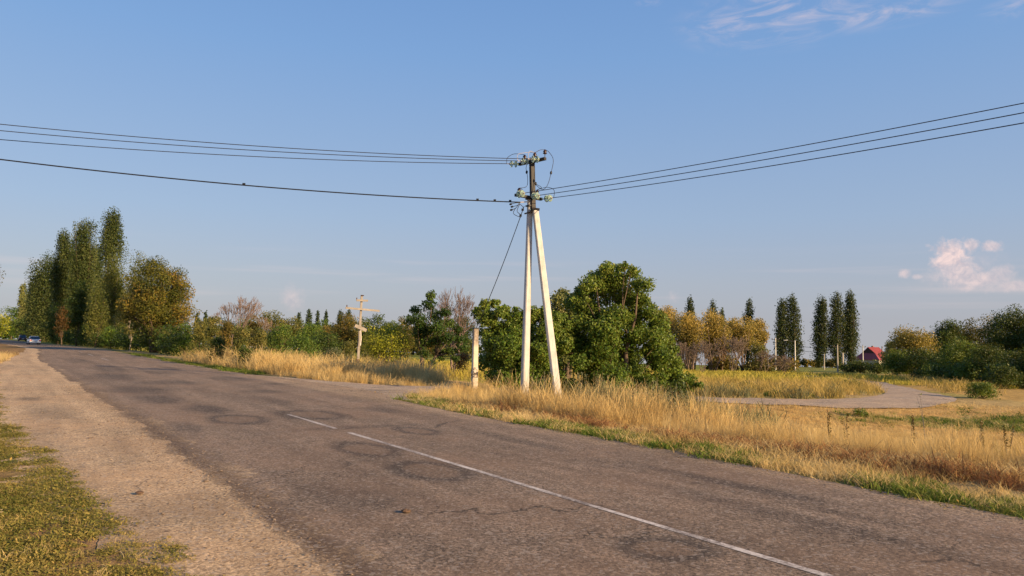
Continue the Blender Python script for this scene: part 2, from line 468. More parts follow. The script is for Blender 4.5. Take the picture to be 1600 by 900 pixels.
def build_ground():
    ang = np.concatenate([np.arange(-46, 46, .28), np.arange(46, 314, 3.0)])
    rad = [0.0, .8]
    while rad[-1] < 4500: rad.append(rad[-1] * (1.022 if rad[-1] < 300 else 1.08) + .01)
    rad = np.array(rad[1:])
    A, Rr = np.meshgrid(np.radians(ang), rad)
    X = (np.sin(A) * Rr).ravel(); Y = (np.cos(A) * Rr).ravel()
    X = np.append(X, 0); Y = np.append(Y, 0)
    Z = terrain(X, Y)
    na, nr = len(ang), len(rad)
    i, j = np.meshgrid(np.arange(nr - 1), np.arange(na), indexing='ij')
    a = (i * na + j).ravel(); b = (i * na + (j + 1) % na).ravel()
    Fq = np.stack([a, b, b + na, a + na], 1)
    c = ground_colour(X, Y)
    me = mesh_np('ground', np.stack([X, Y, Z], 1), Fq[:, ::-1], attrs={'soil': ('FLOAT_COLOR', np.hstack([c, np.ones((len(c), 1))]))}, smooth=True)
    m, k = mat('dry_field_soil')
    tc = k.n('ShaderNodeTexCoord').outputs['Object']
    at = k.n('ShaderNodeAttribute', dict(attribute_name='soil')).outputs['Color']
    n1 = k.noise(tc, 2.2, 8, .7); n2 = k.noise(tc, 18, 5, .7)
    f = k.m('MULTIPLY', k.rng_(n1, .3, .7, .62, 1.3), k.rng_(n2, .3, .7, .65, 1.3))
    col = k.mix(1.0, at, k.n('ShaderNodeCombineColor', None, Red=f, Green=f, Blue=f).outputs[0], 'MULTIPLY')
    bp = k.n('ShaderNodeBump', None, Height=k.m('ADD', n1, k.m('MULTIPLY', n2, .4)), Strength=.9, Distance=.12)
    p = k.n('ShaderNodeBsdfPrincipled', None, Base_Color=col, Roughness=1.0, Normal=bp.outputs[0])
    p.inputs['Specular IOR Level'].default_value = 0.05
    k.n('ShaderNodeOutputMaterial', None, Surface=p)
    me.materials.append(m)
    link('ground', me, kind='structure', label='dry field and verge ground around the road')
build_ground()

# ------------------------------------------------------------------ road surfaces
def strip(name, S_, A, B, nt, zf, mt, label):
    """sheet between t=A(s) and t=B(s) for each s, uv = (s, t)"""
    n = len(S_); w = np.linspace(0, 1, nt)
    SS = np.repeat(S_[:, None], nt, 1); TT = A[:, None] * (1 - w) + B[:, None] * w
    X, Y = xy_of(SS.ravel(), TT.ravel()); Z = zf(X, Y, SS.ravel(), TT.ravel())
    i, j = np.meshgrid(np.arange(n - 1), np.arange(nt - 1), indexing='ij'); a = (i * nt + j).ravel()
    me = mesh_np(name, np.stack([X, Y, Z], 1), np.stack([a, a + 1, a + nt + 1, a + nt], 1)[:, ::-1],
                 attrs={'st': ('FLOAT_VECTOR', np.stack([SS.ravel(), TT.ravel(), 0 * X], 1)), 'edge': ('FLOAT', TT.ravel() - edgeL(SS.ravel()))}, smooth=True)
    # face up
    me.materials.append(mt)
    o = link(name, me, kind='structure', label=label)
    return o

def asphalt_mat(name, base, patches=(), gravelly=0.0, attr='st', dust=None):
    m, k = mat(name)
    uv = k.n('ShaderNodeAttribute', dict(attribute_name=attr)).outputs['Vector']
    nw = k.noise(uv, 1.1, 5, .6, color=True)
    nwv = k.v('MULTIPLY', k.v('SUBTRACT', nw, (.5, .5, .5)), (1.5, 1.5, 0))
    fine = k.n('ShaderNodeTexVoronoi', None, Vector=uv, Scale=48.0).outputs['Color']
    fg = k.n('ShaderNodeSeparateColor', None, Color=fine).outputs[0]
    fine2 = k.noise(uv, 26, 6, .75)
    mid = k.noise(uv, 3.0, 8, .68)
    big = k.noise(uv, .28, 5, .6)
    stv = k.v('MULTIPLY', uv, (.16, 1.7, 1))
    streak = k.noise(stv, 1.0, 5, .6, .4)
    f = k.m('MULTIPLY', k.rng_(fg, 0, 1, .5, 1.55), k.rng_(fine2, .3, .7, .5, 1.5))
    f = k.m('MULTIPLY', f, k.rng_(mid, .3, .7, .74, 1.26))
    f = k.m('MULTIPLY', f, k.rng_(streak, .3, .7, .72, 1.26))
    f = k.m('MULTIPLY', f, k.rng_(big, .3, .7, .88, 1.12))
    dark = None; inner = None
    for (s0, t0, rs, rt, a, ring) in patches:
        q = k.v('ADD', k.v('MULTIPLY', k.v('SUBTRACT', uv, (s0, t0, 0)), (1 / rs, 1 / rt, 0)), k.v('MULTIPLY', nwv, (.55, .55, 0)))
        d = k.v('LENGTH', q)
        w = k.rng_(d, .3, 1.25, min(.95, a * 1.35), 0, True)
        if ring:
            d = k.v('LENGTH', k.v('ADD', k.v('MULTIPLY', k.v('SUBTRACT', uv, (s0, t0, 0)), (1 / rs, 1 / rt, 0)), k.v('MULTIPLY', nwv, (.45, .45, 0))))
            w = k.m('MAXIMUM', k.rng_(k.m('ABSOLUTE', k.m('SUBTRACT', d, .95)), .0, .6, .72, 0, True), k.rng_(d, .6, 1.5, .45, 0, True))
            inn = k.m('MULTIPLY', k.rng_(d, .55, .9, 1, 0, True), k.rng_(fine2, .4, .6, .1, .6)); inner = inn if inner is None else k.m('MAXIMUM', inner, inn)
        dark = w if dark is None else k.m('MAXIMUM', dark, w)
    col = k.mix(1.0, base, k.n('ShaderNodeCombineColor', None, Red=f, Green=f, Blue=f).outputs[0], 'MULTIPLY')
    tq = k.n('ShaderNodeSeparateXYZ', None, Vector=uv).outputs[1]
    trk = k.m('ADD', tq, k.m('MULTIPLY', k.m('SUBTRACT', streak, .5), 1.6)); wav = k.m('SINE', k.m('MULTIPLY', trk, 3.9))
    col = k.mix(k.rng_(wav, .1, 1.0, 0, .22), col, k.mix(1.0, col, (.55, .57, .62), 'MULTIPLY'))
    # warm dust collects in broad areas
    col = k.mix(k.rng_(k.noise(uv, .5, 5, .6), .42, .68, 0, .5), col, tuple(min(1, b * d) for b, d in zip(base, (1.35, 1.18, 1.05))))
    if dust:
        ed = k.n('ShaderNodeAttribute', dict(attribute_name='edge')).outputs['Fac']
        en = k.m('ADD', k.m('MULTIPLY', k.m('SUBTRACT', k.noise(uv, .45, 6, .65), .5), 2.2), k.m('MULTIPLY', k.m('SUBTRACT', k.noise(uv, 5, 6, .7), .5), 1.1))
        dw = k.rng_(k.m('ADD', ed, en), .0, .42, 1, 0, True)
        rb = k.m('ADD', ed, k.m('MULTIPLY', en, .3)); rough_band = k.m('MULTIPLY', k.rng_(k.m('ABSOLUTE', k.m('SUBTRACT', rb, .10)), .0, .34, .95, 0, True), k.rng_(fine2, .40, .54, .1, 1))
        tt = k.n('ShaderNodeSeparateXYZ', None, Vector=uv).outputs[1]
        dr = k.rng_(k.m('ADD', tt, k.m('MULTIPLY', en, .25)), 8.1, 8.9, 0, .45, True)
        dc = k.mix(1.0, dust, k.n('ShaderNodeCombineColor', None, Red=f, Green=f, Blue=f).outputs[0], 'MULTIPLY')
        col = k.mix(k.m('MAXIMUM', dw, dr), col, dc)
        col = k.mix(rough_band, col, (.085, .052, .034))
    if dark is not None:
        col = k.mix(dark, col, k.mix(1.0, col, (.30, .33, .38), 'MULTIPLY'))  # bluish darkening: repair patches, and road shade put into the colour
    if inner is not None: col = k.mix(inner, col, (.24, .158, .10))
    # cracks
    cv = k.v('ADD', uv, k.v('MULTIPLY', nwv, (.8, .8, 0)))
    cr = k.n('ShaderNodeTexVoronoi', dict(feature='DISTANCE_TO_EDGE'), Vector=cv, Scale=.55).outputs[0]
    cm = k.m('MULTIPLY', k.rng_(cr, .002, .009, 1, 0), k.rng_(k.noise(uv, .35, 3, .5), .51, .62, 0, .8))
    col = k.mix(cm, col, (.02, .016, .012))
    pv = k.n('ShaderNodeTexVoronoi', None, Vector=k.v('ADD', uv, k.v('MULTIPLY', nwv, (.3, .3, 0))), Scale=2.3)
    pits = k.m('MULTIPLY', k.rng_(pv.outputs['Distance'], .05, .11, 1, 0), k.rng_(k.n('ShaderNodeSeparateColor', None, Color=pv.outputs['Color']).outputs[0], .78, .8))
    col = k.mix(k.m('MULTIPLY', pits, .6), col, (.035, .025, .02))
    if gravelly:
        st_ = k.n('ShaderNodeTexVoronoi', None, Vector=uv, Scale=30.0)
        pick = k.rng_(k.n('ShaderNodeSeparateColor', None, Color=st_.outputs['Color']).outputs[1], .86, .9)
        col = k.mix(k.m('MULTIPLY', pick, gravelly), col, (.36, .30, .24))
    h = k.m('ADD', k.m('MULTIPLY', fg, .35), k.m('ADD', k.m('MULTIPLY', fine2, .8), k.m('MULTIPLY', mid, .6)))
    bp = k.n('ShaderNodeBump', None, Height=h, Strength=.75, Distance=.022)
    p = k.n('ShaderNodeBsdfPrincipled', None, Base_Color=col, Roughness=.93, Normal=bp.outputs[0])
    p.inputs['Specular IOR Level'].default_value = .25
    k.n('ShaderNodeOutputMaterial', None, Surface=p)
    return m

PATCH_SHADE = [(17.0, 5.6, 1.0, .6, .6, 1), (5.2, 6.6, 3.0, .35, .3, 0), (3.0, 3.3, 1.6, .5, .4, 0), (8.0, 3.1, 1.2, .5, .35, 0), (33, 7.4, 2.2, .8, .4, 0), (40, 5.6, 3, .8, .4, 0), (21, 5.9, 1.8, .5, .4, 0), (11.3, 4.62, .75, .38, .55, 1), (9.1, 4.62, .7, .42, .6, 1), (4.75, 4.62, .34, .34, .55, 1), (6.5, 7.5, 1.8, .22, .5, 0), (11.2, 7.35, 2.0, .25, .38, 0),  # repairs and wheel streaks; some wide soft ovals are painted-in tree shade
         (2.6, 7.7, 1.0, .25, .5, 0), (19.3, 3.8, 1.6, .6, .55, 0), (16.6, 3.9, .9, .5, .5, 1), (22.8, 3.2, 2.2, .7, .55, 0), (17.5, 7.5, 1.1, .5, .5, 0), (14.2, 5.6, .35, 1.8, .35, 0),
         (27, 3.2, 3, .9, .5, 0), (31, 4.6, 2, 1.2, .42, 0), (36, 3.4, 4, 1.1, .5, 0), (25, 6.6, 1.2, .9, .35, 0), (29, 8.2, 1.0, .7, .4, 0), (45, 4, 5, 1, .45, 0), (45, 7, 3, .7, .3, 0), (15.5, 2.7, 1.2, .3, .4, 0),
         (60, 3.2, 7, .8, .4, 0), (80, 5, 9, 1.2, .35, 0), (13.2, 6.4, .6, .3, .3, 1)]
M_ASPH = asphalt_mat('worn_asphalt', (.190, .138, .096), PATCH_SHADE, .45, dust=(.41, .29, .168))
M_GRAV = asphalt_mat('pale_gravel', (.41, .29, .168), [(8.2, 1.5, 1.0, .7, .3, 0), (20, .6, 2, .5, .35, 0), (24, .2, .8, .4, .5, 0), (13, 1.3, 1.5, .5, .2, 0)], .5)
sA = np.concatenate([np.arange(-70, 45, .12), np.arange(45, 160, .6), np.arange(160, 700, 4.0)])
nA = len(sA)
def zroad(x, y, s, t): return np.where(t < edgeL(s) + .3, -.0044, 0.0) + np.where(s > 360, -0.00012 * (s - 360) ** 2, 0)
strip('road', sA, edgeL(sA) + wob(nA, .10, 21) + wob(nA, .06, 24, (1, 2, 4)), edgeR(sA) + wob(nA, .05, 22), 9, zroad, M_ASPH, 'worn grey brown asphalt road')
sB = np.concatenate([np.arange(-40, 45, .10), np.arange(45, 150, .6)])
gl = gravL(sB) - .25 + wob(len(sB), .16, 31) + wob(len(sB), .10, 33, (1, 2, 4, 9))
strip('gravel_shoulder', sB, gl, edgeL(sB) + .45, 5, lambda x, y, s, t: np.full(len(x), -.005), M_GRAV, 'pale gravel shoulder left of the asphalt')

def side_road():
    n = len(NE); nt = 9; w = np.linspace(0, 1, nt)[None, :, None]
    Pn = NE[:, None, :] * (1 - w) + FE[:, None, :] * w
    X, Y = Pn[..., 0].ravel(), Pn[..., 1].ravel()
    s, t = st_of(X, Y)
    Z = np.where(t < 9.6, -.004, np.minimum(terrain(X, Y) + .045 , -.004))
    i, j = np.meshgrid(np.arange(n - 1), np.arange(nt - 1), indexing='ij'); a = (i * nt + j).ravel()
    me = mesh_np('side_road', np.stack([X, Y, Z], 1), np.stack([a, a + nt, a + nt + 1, a + 1], 1)[:, ::-1],
                 attrs={'st': ('FLOAT_VECTOR', np.stack([X, Y, 0 * X], 1))}, smooth=True)
    me.materials.append(asphalt_mat('dusty_side_road', (.33, .255, .18), [(24, 43, 1.5, .5, .3, 0)], .3))
    link('side_road', me, kind='structure', label='dusty side road curving off to the right')
side_road()

def marking():
    m, k = mat('worn_white_paint')
    uv = k.n('ShaderNodeAttribute', dict(attribute_name='st')).outputs['Vector']
    n1 = k.noise(uv, 16, 6, .75); n2 = k.noise(uv, 1.3, 3, .6)
    w = k.rng_(k.m('ADD', n1, k.m('MULTIPLY', n2, .5)), .64, .84, 0, .9)
    far = k.rng_(k.n('ShaderNodeSeparateXYZ', None, Vector=uv).outputs[0], 16, 40, 1, .65)
    col = k.mix(k.m('MULTIPLY', w, far), (.17, .135, .11), (.62, .55, .48))
    p = k.n('ShaderNodeBsdfPrincipled', None, Base_Color=col, Roughness=.85)
    k.n('ShaderNodeOutputMaterial', None, Surface=p)
    for (a, b, lab) in [(-60, 13.45, 'long white centre line on the near road'), (14.15, 17.3, 'short white dash beyond the end of the long centre line'),
                   (60, 66, 'faint white dash, nearest one far up the road'), (74, 80, 'faint white dash, second one far up the road'), (88, 94, 'faint white dash before the road bends'), (102, 108, 'faint white dash where the road bends')]:
        ss = np.arange(a, b + .01, .08)
        tc_ = np.full(len(ss), 5.15)
        strip('centre_line', ss, tc_ - .043 + wob(len(ss), .008, 5), tc_ + .043 + wob(len(ss), .006, 6), 2, lambda x, y, s, t: np.full(len(x), .004), m, lab)
marking()

# ------------------------------------------------------------------ scatter (stuff only)
def instancer(name, protos, P, rot, scl, idx, label):
    pc = bpy.data.collections.new(name + '_tufts')       # source tufts, not in the scene
    for i, me in enumerate(protos):
        o = bpy.data.objects.new('%s_%02d' % (name, i), me); pc.objects.link(o)
    me = bpy.data.meshes.new(name)
    me.vertices.add(len(P)); me.vertices.foreach_set('co', np.asarray(P, np.float32).ravel())
    for an, ty, da in (('rot', 'FLOAT_VECTOR', rot), ('scl', 'FLOAT_VECTOR', scl)):
        a = me.attributes.new(an, ty, 'POINT'); a.data.foreach_set('vector', np.asarray(da, np.float32).ravel())
    a = me.attributes.new('idx', 'INT', 'POINT'); a.data.foreach_set('value', np.asarray(idx, np.int32))
    o = link(name, me, kind='stuff', label=label)
    ng = bpy.data.node_groups.new(name, 'GeometryNodeTree')
    ng.interface.new_socket('Geometry', in_out='INPUT', socket_type='NodeSocketGeometry')
    ng.interface.new_socket('Geometry', in_out='OUTPUT', socket_type='NodeSocketGeometry')
    N_ = ng.nodes.new; gi = N_('NodeGroupInput'); go = N_('NodeGroupOutput')
    ip = N_('GeometryNodeInstanceOnPoints'); ci = N_('GeometryNodeCollectionInfo')
    ci.inputs['Collection'].default_value = pc; ci.inputs['Separate Children'].default_value = True; ci.inputs['Reset Children'].default_value = True
    def na(n, t):
        a = N_('GeometryNodeInputNamedAttribute'); a.data_type = t; a.inputs[0].default_value = n; return a.outputs[0]
    e2r = N_('FunctionNodeEulerToRotation')
    ln = ng.links.new
    ln(gi.outputs[0], ip.inputs['Points']); ln(ci.outputs[0], ip.inputs['Instance']); ip.inputs['Pick Instance'].default_value = True
    ln(na('idx', 'INT'), ip.inputs['Instance Index']); ln(na('rot', 'FLOAT_VECTOR'), e2r.inputs[0]); ln(e2r.outputs[0], ip.inputs['Rotation'])
    ln(na('scl', 'FLOAT_VECTOR'), ip.inputs['Scale']); ln(ip.outputs[0], go.inputs[0])
    md = o.modifiers.new('scatter', 'NODES'); md.node_group = ng
    return o

def tuft(seed, n, h0, h1, w, spread, lean, segs=3, heads=0.0, tint=(0, 1), mt=None):
    q = np.random.default_rng(seed); V = []; Fq = []; T = []
    for _ in range(n):
        a = q.random() * 6.283; r = spread * math.sqrt(q.random())
        p = np.array([math.cos(a) * r, math.sin(a) * r, -.02]); h = q.uniform(h0, h1)
        la = q.random() * 6.283; le = lean * q.uniform(.2, 1.2); ld = np.array([math.cos(la), math.sin(la), 0])
        fa = q.random() * 6.283; sd_ = np.array([math.cos(fa), math.sin(fa), 0]); ww = w * q.uniform(.6, 1.3); tt = q.uniform(*tint)
        hd = q.random() < heads
        b = len(V)
        for i in range(segs + 1):
            f = i / segs
            c = p + np.array([0, 0, h * f * (1 - .25 * le * f)]) + ld * h * le * f * f
            wd = ww * (1 - f * .8) if not hd else ww * (.7 if f < .7 else 1.9 * (1.25 - f))
            V += [c - sd_ * wd / 2, c + sd_ * wd / 2]; T += [tt * .75 + .25 * f] * 2
        Fq += [(b + 2 * i, b + 2 * i + 1, b + 2 * i + 3, b + 2 * i + 2) for i in range(segs)]
    return mesh_np('tuft', V, Fq, mt, {'tint': ('FLOAT', T)})

M_STRAW = grassmat('dry_grass', [(.24, .15, .06), (.48, .33, .13), (.64, .47, .20), (.76, .61, .32)], .4)
M_STRAW2 = grassmat('reddish_thatch', [(.15, .07, .035), (.26, .13, .06), (.40, .24, .10)])
M_GREEN = grassmat('short_green_grass', [(.035, .065, .012), (.08, .13, .022), (.15, .20, .04), (.30, .28, .08)])
M_LAWN = grassmat('patchy_lawn', [(.05, .07, .014), (.12, .14, .03), (.26, .21, .06), (.46, .33, .12)])
M_FLD = grassmat('field_weeds', [(.13, .12, .035), (.28, .22, .06), (.46, .33, .11), (.55, .42, .16)])
M_YEL = grassmat('yellow_flowering_crop', [(.20, .19, .035), (.36, .32, .06), (.54, .43, .09)])
M_SAGE = grassmat('sage_weeds', [(.09, .10, .05), (.16, .165, .085), (.27, .24, .12)])

def scatter(name, regionf, box, dens, protos, smin, smax, label, near=0.0, tilt=.12, falloff=12.0, zs=1.0, hfun=None):
    """random tufts in a world box (x0,x1,y0,y1) where regionf > random; sparser and larger with distance"""
    x0, x1, y0, y1 = box
    n = int((x1 - x0) * (y1 - y0) * dens)
    x = rng.uniform(x0, x1, n); y = rng.uniform(y0, y1, n)
    d = np.hypot(x, y); ok = (np.abs(np.arctan2(x, y)) < R(40)) & (d > near)
    lod = np.maximum(1, d / falloff); ok &= rng.random(n) < lod ** -1.5
    x, y, d, lod = x[ok], y[ok], d[ok], lod[ok]
    s, t = st_of(x, y)
    w = regionf(x, y, s, t); ok = rng.random(len(x)) < w
    x, y, lod = x[ok], y[ok], lod[ok]
    z = terrain(x, y); n = len(x)
    rot = np.stack([rng.normal(0, tilt, n), rng.normal(0, tilt, n), rng.uniform(0, 6.283, n)], 1)
    hv = (.62 + .45 * vnoise(x, y, 2.2, 9) + .3 * vnoise(x, y, .6, 10))
    if hfun: hv = hv * hfun(x, y)
    sc = rng.uniform(smin, smax, n) * hv
    scl = np.stack([sc * lod ** .62, sc * lod ** .62, sc * zs * lod ** .08], 1)
    print(name, n)
    return instancer(name, protos, np.stack([x, y, z], 1), rot, scl, rng.integers(0, len(protos), n), label)

offroad = lambda x, y, s, t: (~on_side(x, y)) & ((t > edgeR(s) + .02) | (t < gravL(s)))
TALL = [tuft(100 + i, 22, .45, 1.0, .010, .16, .38, 3, .45, (0, 1), M_STRAW) for i in range(7)]
TALLN = [tuft(130 + i, 26, .3, .62, .007, .13, .55, 3, .3, (0, 1), M_STRAW) for i in range(6)]
THATCH = [tuft(150 + i, 24, .06, .20, .008, .14, 1.3, 2, 0, (0, .8), M_STRAW2) for i in range(4)]
SHORTDRY = [tuft(170 + i, 26, .05, .19, .007, .12, 1.0, 2, 0, (.3, 1), M_STRAW) for i in range(5)]
SG = [tuft(190 + i, 30, .035, .12, .011, .11, 1.1, 2, 0, (0, .9), M_GREEN) for i in range(5)]
LAWN = [tuft(210 + i, 34, .015, .055, .0055, .085, 1.4, 2, 0, (0, 1), M_LAWN) for i in range(6)]
def mat_tuft(seed, n, rad, hgt, sz, mt_):
    q = np.random.default_rng(seed); a = q.random(n) * 6.283; r_ = rad * np.sqrt(q.random(n)); c = np.stack([np.cos(a) * r_, np.sin(a) * r_, hgt * (1 - (r_ / rad) ** 2) * q.random(n)], 1)
    nn = q.normal(0, .55, (n, 3)); nn[:, 2] = 1; nn /= np.linalg.norm(nn, axis=1)[:, None]; u = np.cross(nn, q.normal(0, 1, (n, 3))); u /= np.linalg.norm(u, axis=1)[:, None]; v = np.cross(nn, u); z_ = sz * q.uniform(.5, 1.4, n)[:, None]
    V = np.stack([c - u * z_, c + v * z_ * .4, c + u * z_, c - v * z_ * .4], 1).reshape(-1, 3)
    return mesh_np('mat_tuft', V, np.arange(4 * n).reshape(-1, 4), mt_, {'tint': ('FLOAT', np.repeat(q.random(n), 4))})
M_MAT = grassmat('knotgrass', [(.05, .07, .015), (.12, .13, .03), (.24, .20, .055), (.40, .29, .10)])
MATS = [mat_tuft(290 + i, 80, .11, .03, .0105, M_MAT) for i in range(5)]
FIELD = [tuft(230 + i, 20, .3, .8, .016, .22, .5, 2, .3, (0, 1), M_FLD) for i in range(5)]
YEL = [tuft(250 + i, 20, .2, .45, .03, .25, .5, 2, .6, (.2, 1), M_YEL) for i in range(4)]
SAGE = [tuft(270 + i, 26, .35, .9, .022, .16, .4, 3, .8, (0, 1), M_SAGE) for i in range(4)]

def r_tall(x, y, s, t):
    n = vnoise(x, y, 1.4, 12); n2 = vnoise(x, y, 5, 13)
    st0 = np.interp(s, [-30, 4, 12, 20, 24, 36, 42, 60], [11.6, 11.3, 11.2, 10.4, 10.9, 9.9, 9.7, 9.6]) + .7 * (n - .5)
    en = np.interp(s, [-30, 0, 8, 14, 20, 30, 40, 60, 120], [15.4, 15.2, 15.2, 15.5, 16, 17, 20, 16, 12.4]) + 2.6 * (n2 - .5)
    w = np.clip((t - st0) / .5, 0, 1) * np.clip((en - t) / 1.2, 0, 1)
    return offroad(x, y, s, t) * w * np.clip(.30 + 1.2 * n, 0, 1)
scatter('tall_dry_grass', lambda x, y, s, t: r_tall(x, y, s, t) * (s < 60), (-36, 30, 3, 58), 95, TALL[:4] + TALLN, .42, 1.0, 'tall straw coloured grass along the far side of the road', falloff=13,
        hfun=lambda x, y: np.where((x < 2.4) & (y > 21) & (y < 36), .62, np.where((x < 5.4) & (y > 17.5) | (y > 30), 1.12, .60)))
def r_mown(x, y, s, t):
    n = vnoise(x, y, .8, 14)
    return offroad(x, y, s, t) * (t > 8.9) * (t < 12.0) * np.clip(1.6 * n - .15, 0, 1) * (s < 23)
scatter('short_dry_grass', r_mown, (-8, 22, 2, 27), 110, SHORTDRY, .7, 1.3, 'short bleached grass between the asphalt and the tall grass', falloff=8)
scatter('reddish_thatch', lambda x, y, s, t: offroad(x, y, s, t) * np.exp(-((t - 10.75) / .42) ** 2) * np.clip(2.2 * vnoise(x, y, 1.6, 15) - .4, 0, 1) * (s < 19), (-3, 22, 2, 25), 100, THATCH, .9, 1.6, 'flattened reddish brown grass on the verge', falloff=8)
def r_green(x, y, s, t):
    n = vnoise(x, y, .7, 16); n2 = vnoise(x, y, 2.5, 17); e = edgeR(s)
    w = np.clip((t - e) / .1 + .3, 0, 1) * np.clip((e + 1.0 + .9 * (n2 - .4) - t) / .4, 0, 1)
    return (~on_side(x, y)) * w * np.clip(2.4 * n - .45, 0, 1) * (t > e - .06)
scatter('green_verge_grass', lambda x, y, s, t: r_green(x, y, s, t) * ((s < 23) | (s > 37)), (-45, 22, 2, 75), 210, SG + MATS[:2], .8, 1.7, 'low green grass fringe at the right edge of the asphalt', falloff=9)
def r_lawn(x, y, s, t):
    n = vnoise(x, y, .55, 18); n2 = vnoise(x, y, .18, 19); e = gravL(s) + .35 * (vnoise(x, y, .45, 20) - .5)
    return np.clip((e + .14 - t) / .14, 0, 1) * np.clip(2.3 * n + 1.5 * n2 - 1.15 + .9 * np.exp(-((t - e) / .35) ** 2), 0, 1)
scatter('patchy_lawn', lambda x, y, s, t: r_lawn(x, y, s, t) * (s < 42), (-32, 1, 3, 40), 300, LAWN + MATS + MATS, .8, 1.35, 'patchy short green and yellow grass in the near left corner', falloff=9)
scatter('lawn_straw', lambda x, y, s, t: r_lawn(x, y, s, t) * .08 * (s < 20), (-14, 1, 3, 20), 60, SHORTDRY, .35, .8, 'dead yellow blades in the near left lawn', falloff=9)
scatter('left_dry_grass', lambda x, y, s, t: (t < gravL(s) - .1) * (s > 38) * (s < 75), (-60, -28, 30, 70), 14, TALLN, .5, .9, 'pale dry grass at the left edge beyond the gravel', falloff=14)
bankr = lambda x, y, s, t: offroad(x, y, s, t) * (t > 17) * (y < 44) * (x > 5)
scatter('bank_grass', lambda x, y, s, t: bankr(x, y, s, t) * .8, (5, 60, 20, 58), 34, SHORTDRY, .9, 1.5, 'short orange grass on the bank below the side road', falloff=10)
def swl(x, y): return np.exp(-((y - (36.0 + .05 * (x - 20))) / (1.1 + .14 * np.clip(x - 14, 0, 20))) ** 2) * np.clip((x - 15) / 7, 0, 1) * np.clip(2.2 * vnoise(x, y, 2.4, 22) - .2, 0, 1)
scatter('swale_grass', lambda x, y, s, t: bankr(x, y, s, t) * np.clip(1.6 * swl(x, y), 0, 1), (10, 50, 26, 44), 70, SG, 1.1, 2.2, 'green grass in the shallow dip at the right', falloff=12)
def r_field(x, y, s, t):
    n = vnoise(x, y, 3, 23)
    isl = (y > 41) & (t > 20) & (y < 74) & (x < np.interp(y, [43.2, 44.2, 46.6, 51, 56, 62.5, 74], [12, 17, 21.5, 25, 27.6, 30.2, 34.6])) & (x > 1)
    fl = (y > 41) & (t > 15) & (x <= 1) & (y < 80)
    rs_ = (y > 57) & (x > 33.5 + .4 * (y - 60)) & (y < 95) & (x < 38.5 + .4 * (y - 60)) 
    return (~on_side(x, y)) * (isl * (.45 + .6 * n) + fl * .4 * n + rs_ * .7)
scatter('field_grass', r_field, (-40, 64, 38, 95), 5.5, FIELD, .8, 1.25, 'mixed dry and green field grass beyond the side road', falloff=22)
def r_yel(x, y, s, t):
    n = vnoise(x, y, 6, 24)
    a = (y > 72) & (x > -25) & (x < 58) & (t > 20) & (y < 128)
    b = (y > 44) & (x < 2) & (t > 15.5) & (y < 100)
    return (~on_side(x, y)) * (a * np.clip(1.5 * n + .1, 0, 1) + b * np.clip(1.6 * n - .4, 0, 1))
scatter('yellow_crop', r_yel, (-60, 60, 42, 128), 4.0, YEL, .9, 1.5, 'yellow flowering weeds across the field', falloff=30)
def r_sage(x, y, s, t):
    n = vnoise(x, y, .9, 25)
    a = np.exp(-((x - 3.6) / 1.3) ** 2) * np.exp(-((y - 22.5) / 2.0) ** 2) * .9
    b = np.exp(-((x - 6.6) / 1.2) ** 2) * np.exp(-((y - 23.5) / 2.6) ** 2) * .6
    c = (y > 41) * (y < 47) * (x > 8) * (x < 21) * np.clip(2 * vnoise(x, y, 2.5, 26) - .7, 0, 1) * 1.0
    return offroad(x, y, s, t) * (t > 11) * np.clip(a + b + c, 0, 1) * (.4 + n) * (s > -5) * ((y < 30) | (y > 40))
scatter('sage_weeds', r_sage, (-3, 24, 12, 48), 11, SAGE, .7, 1.2, 'grey green weeds standing among the dry grass', falloff=24)

# ------------------------------------------------------------------ trees
def at(px, Y, py=560.0):
    """a real place: distance Y ahead of the viewer, in the direction of photo column px"""
    r = ray(px, py)
    return r.x * Y
def ztop(px, py, Y): return CAMH + ray(px, py).z * Y
MPP = lambda Y: Y / F        # metres per photo pixel

def leaf_cloud(C, Rd, n, size, seed, tb=None, up=.25, edge=.45, droop=0.0):
    """n folded leaf quads spread over clumps C (k,3) with radii Rd (k,3)"""
    q = np.random.default_rng(seed)
    vol = (Rd[:, 0] * Rd[:, 1] * Rd[:, 2]) ** (2 / 3.); ci = q.choice(len(C), n, p=vol / vol.sum())
    d = q.normal(0, 1, (n, 3)); d /= np.linalg.norm(d, axis=1)[:, None]
    lump = 1 + .22 * np.sin(d[:, 0] * 5 + ci) * np.cos(d[:, 2] * 6 + ci * 2.1)
    r = np.minimum(q.random(n) ** edge, .97)[:, None] * lump[:, None] * .95
    p = C[ci] + d * r * Rd[ci]
    if droop: p[:, 2] -= droop * q.random(n) ** 2 * Rd[ci, 2]
    nrm = d * .7 + q.normal(0, .75, (n, 3)) + np.array([0, 0, up]); nrm /= np.linalg.norm(nrm, axis=1)[:, None]
    a = np.cross(nrm, q.normal(0, 1, (n, 3))); a /= np.linalg.norm(a, axis=1)[:, None]
    b = np.cross(nrm, a)
    sz = size * q.uniform(.6, 1.35, n)[:, None]
    V = np.stack([p - a * sz * .62, p + b * sz * .36 - nrm * sz * .1, p + a * sz * .62, p - b * sz * .36 - nrm * sz * .1], 1).reshape(-1, 3)
    Fq = np.arange(4 * n).reshape(-1, 4)
    ct = (q.random(len(C)) if tb is None else tb)[ci]
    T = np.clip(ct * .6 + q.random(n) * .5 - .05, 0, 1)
    return V, Fq, np.repeat(T, 4)

def crown_obj(root, C, Rd, n, size, seed, mt, tb=None, name='crown', **kw):
    V, Fq, T = leaf_cloud(C, Rd, n, size, seed, tb, **kw)
    return link(name, mesh_np(name, V, Fq, mt, {'tint': ('FLOAT', T)}), root)

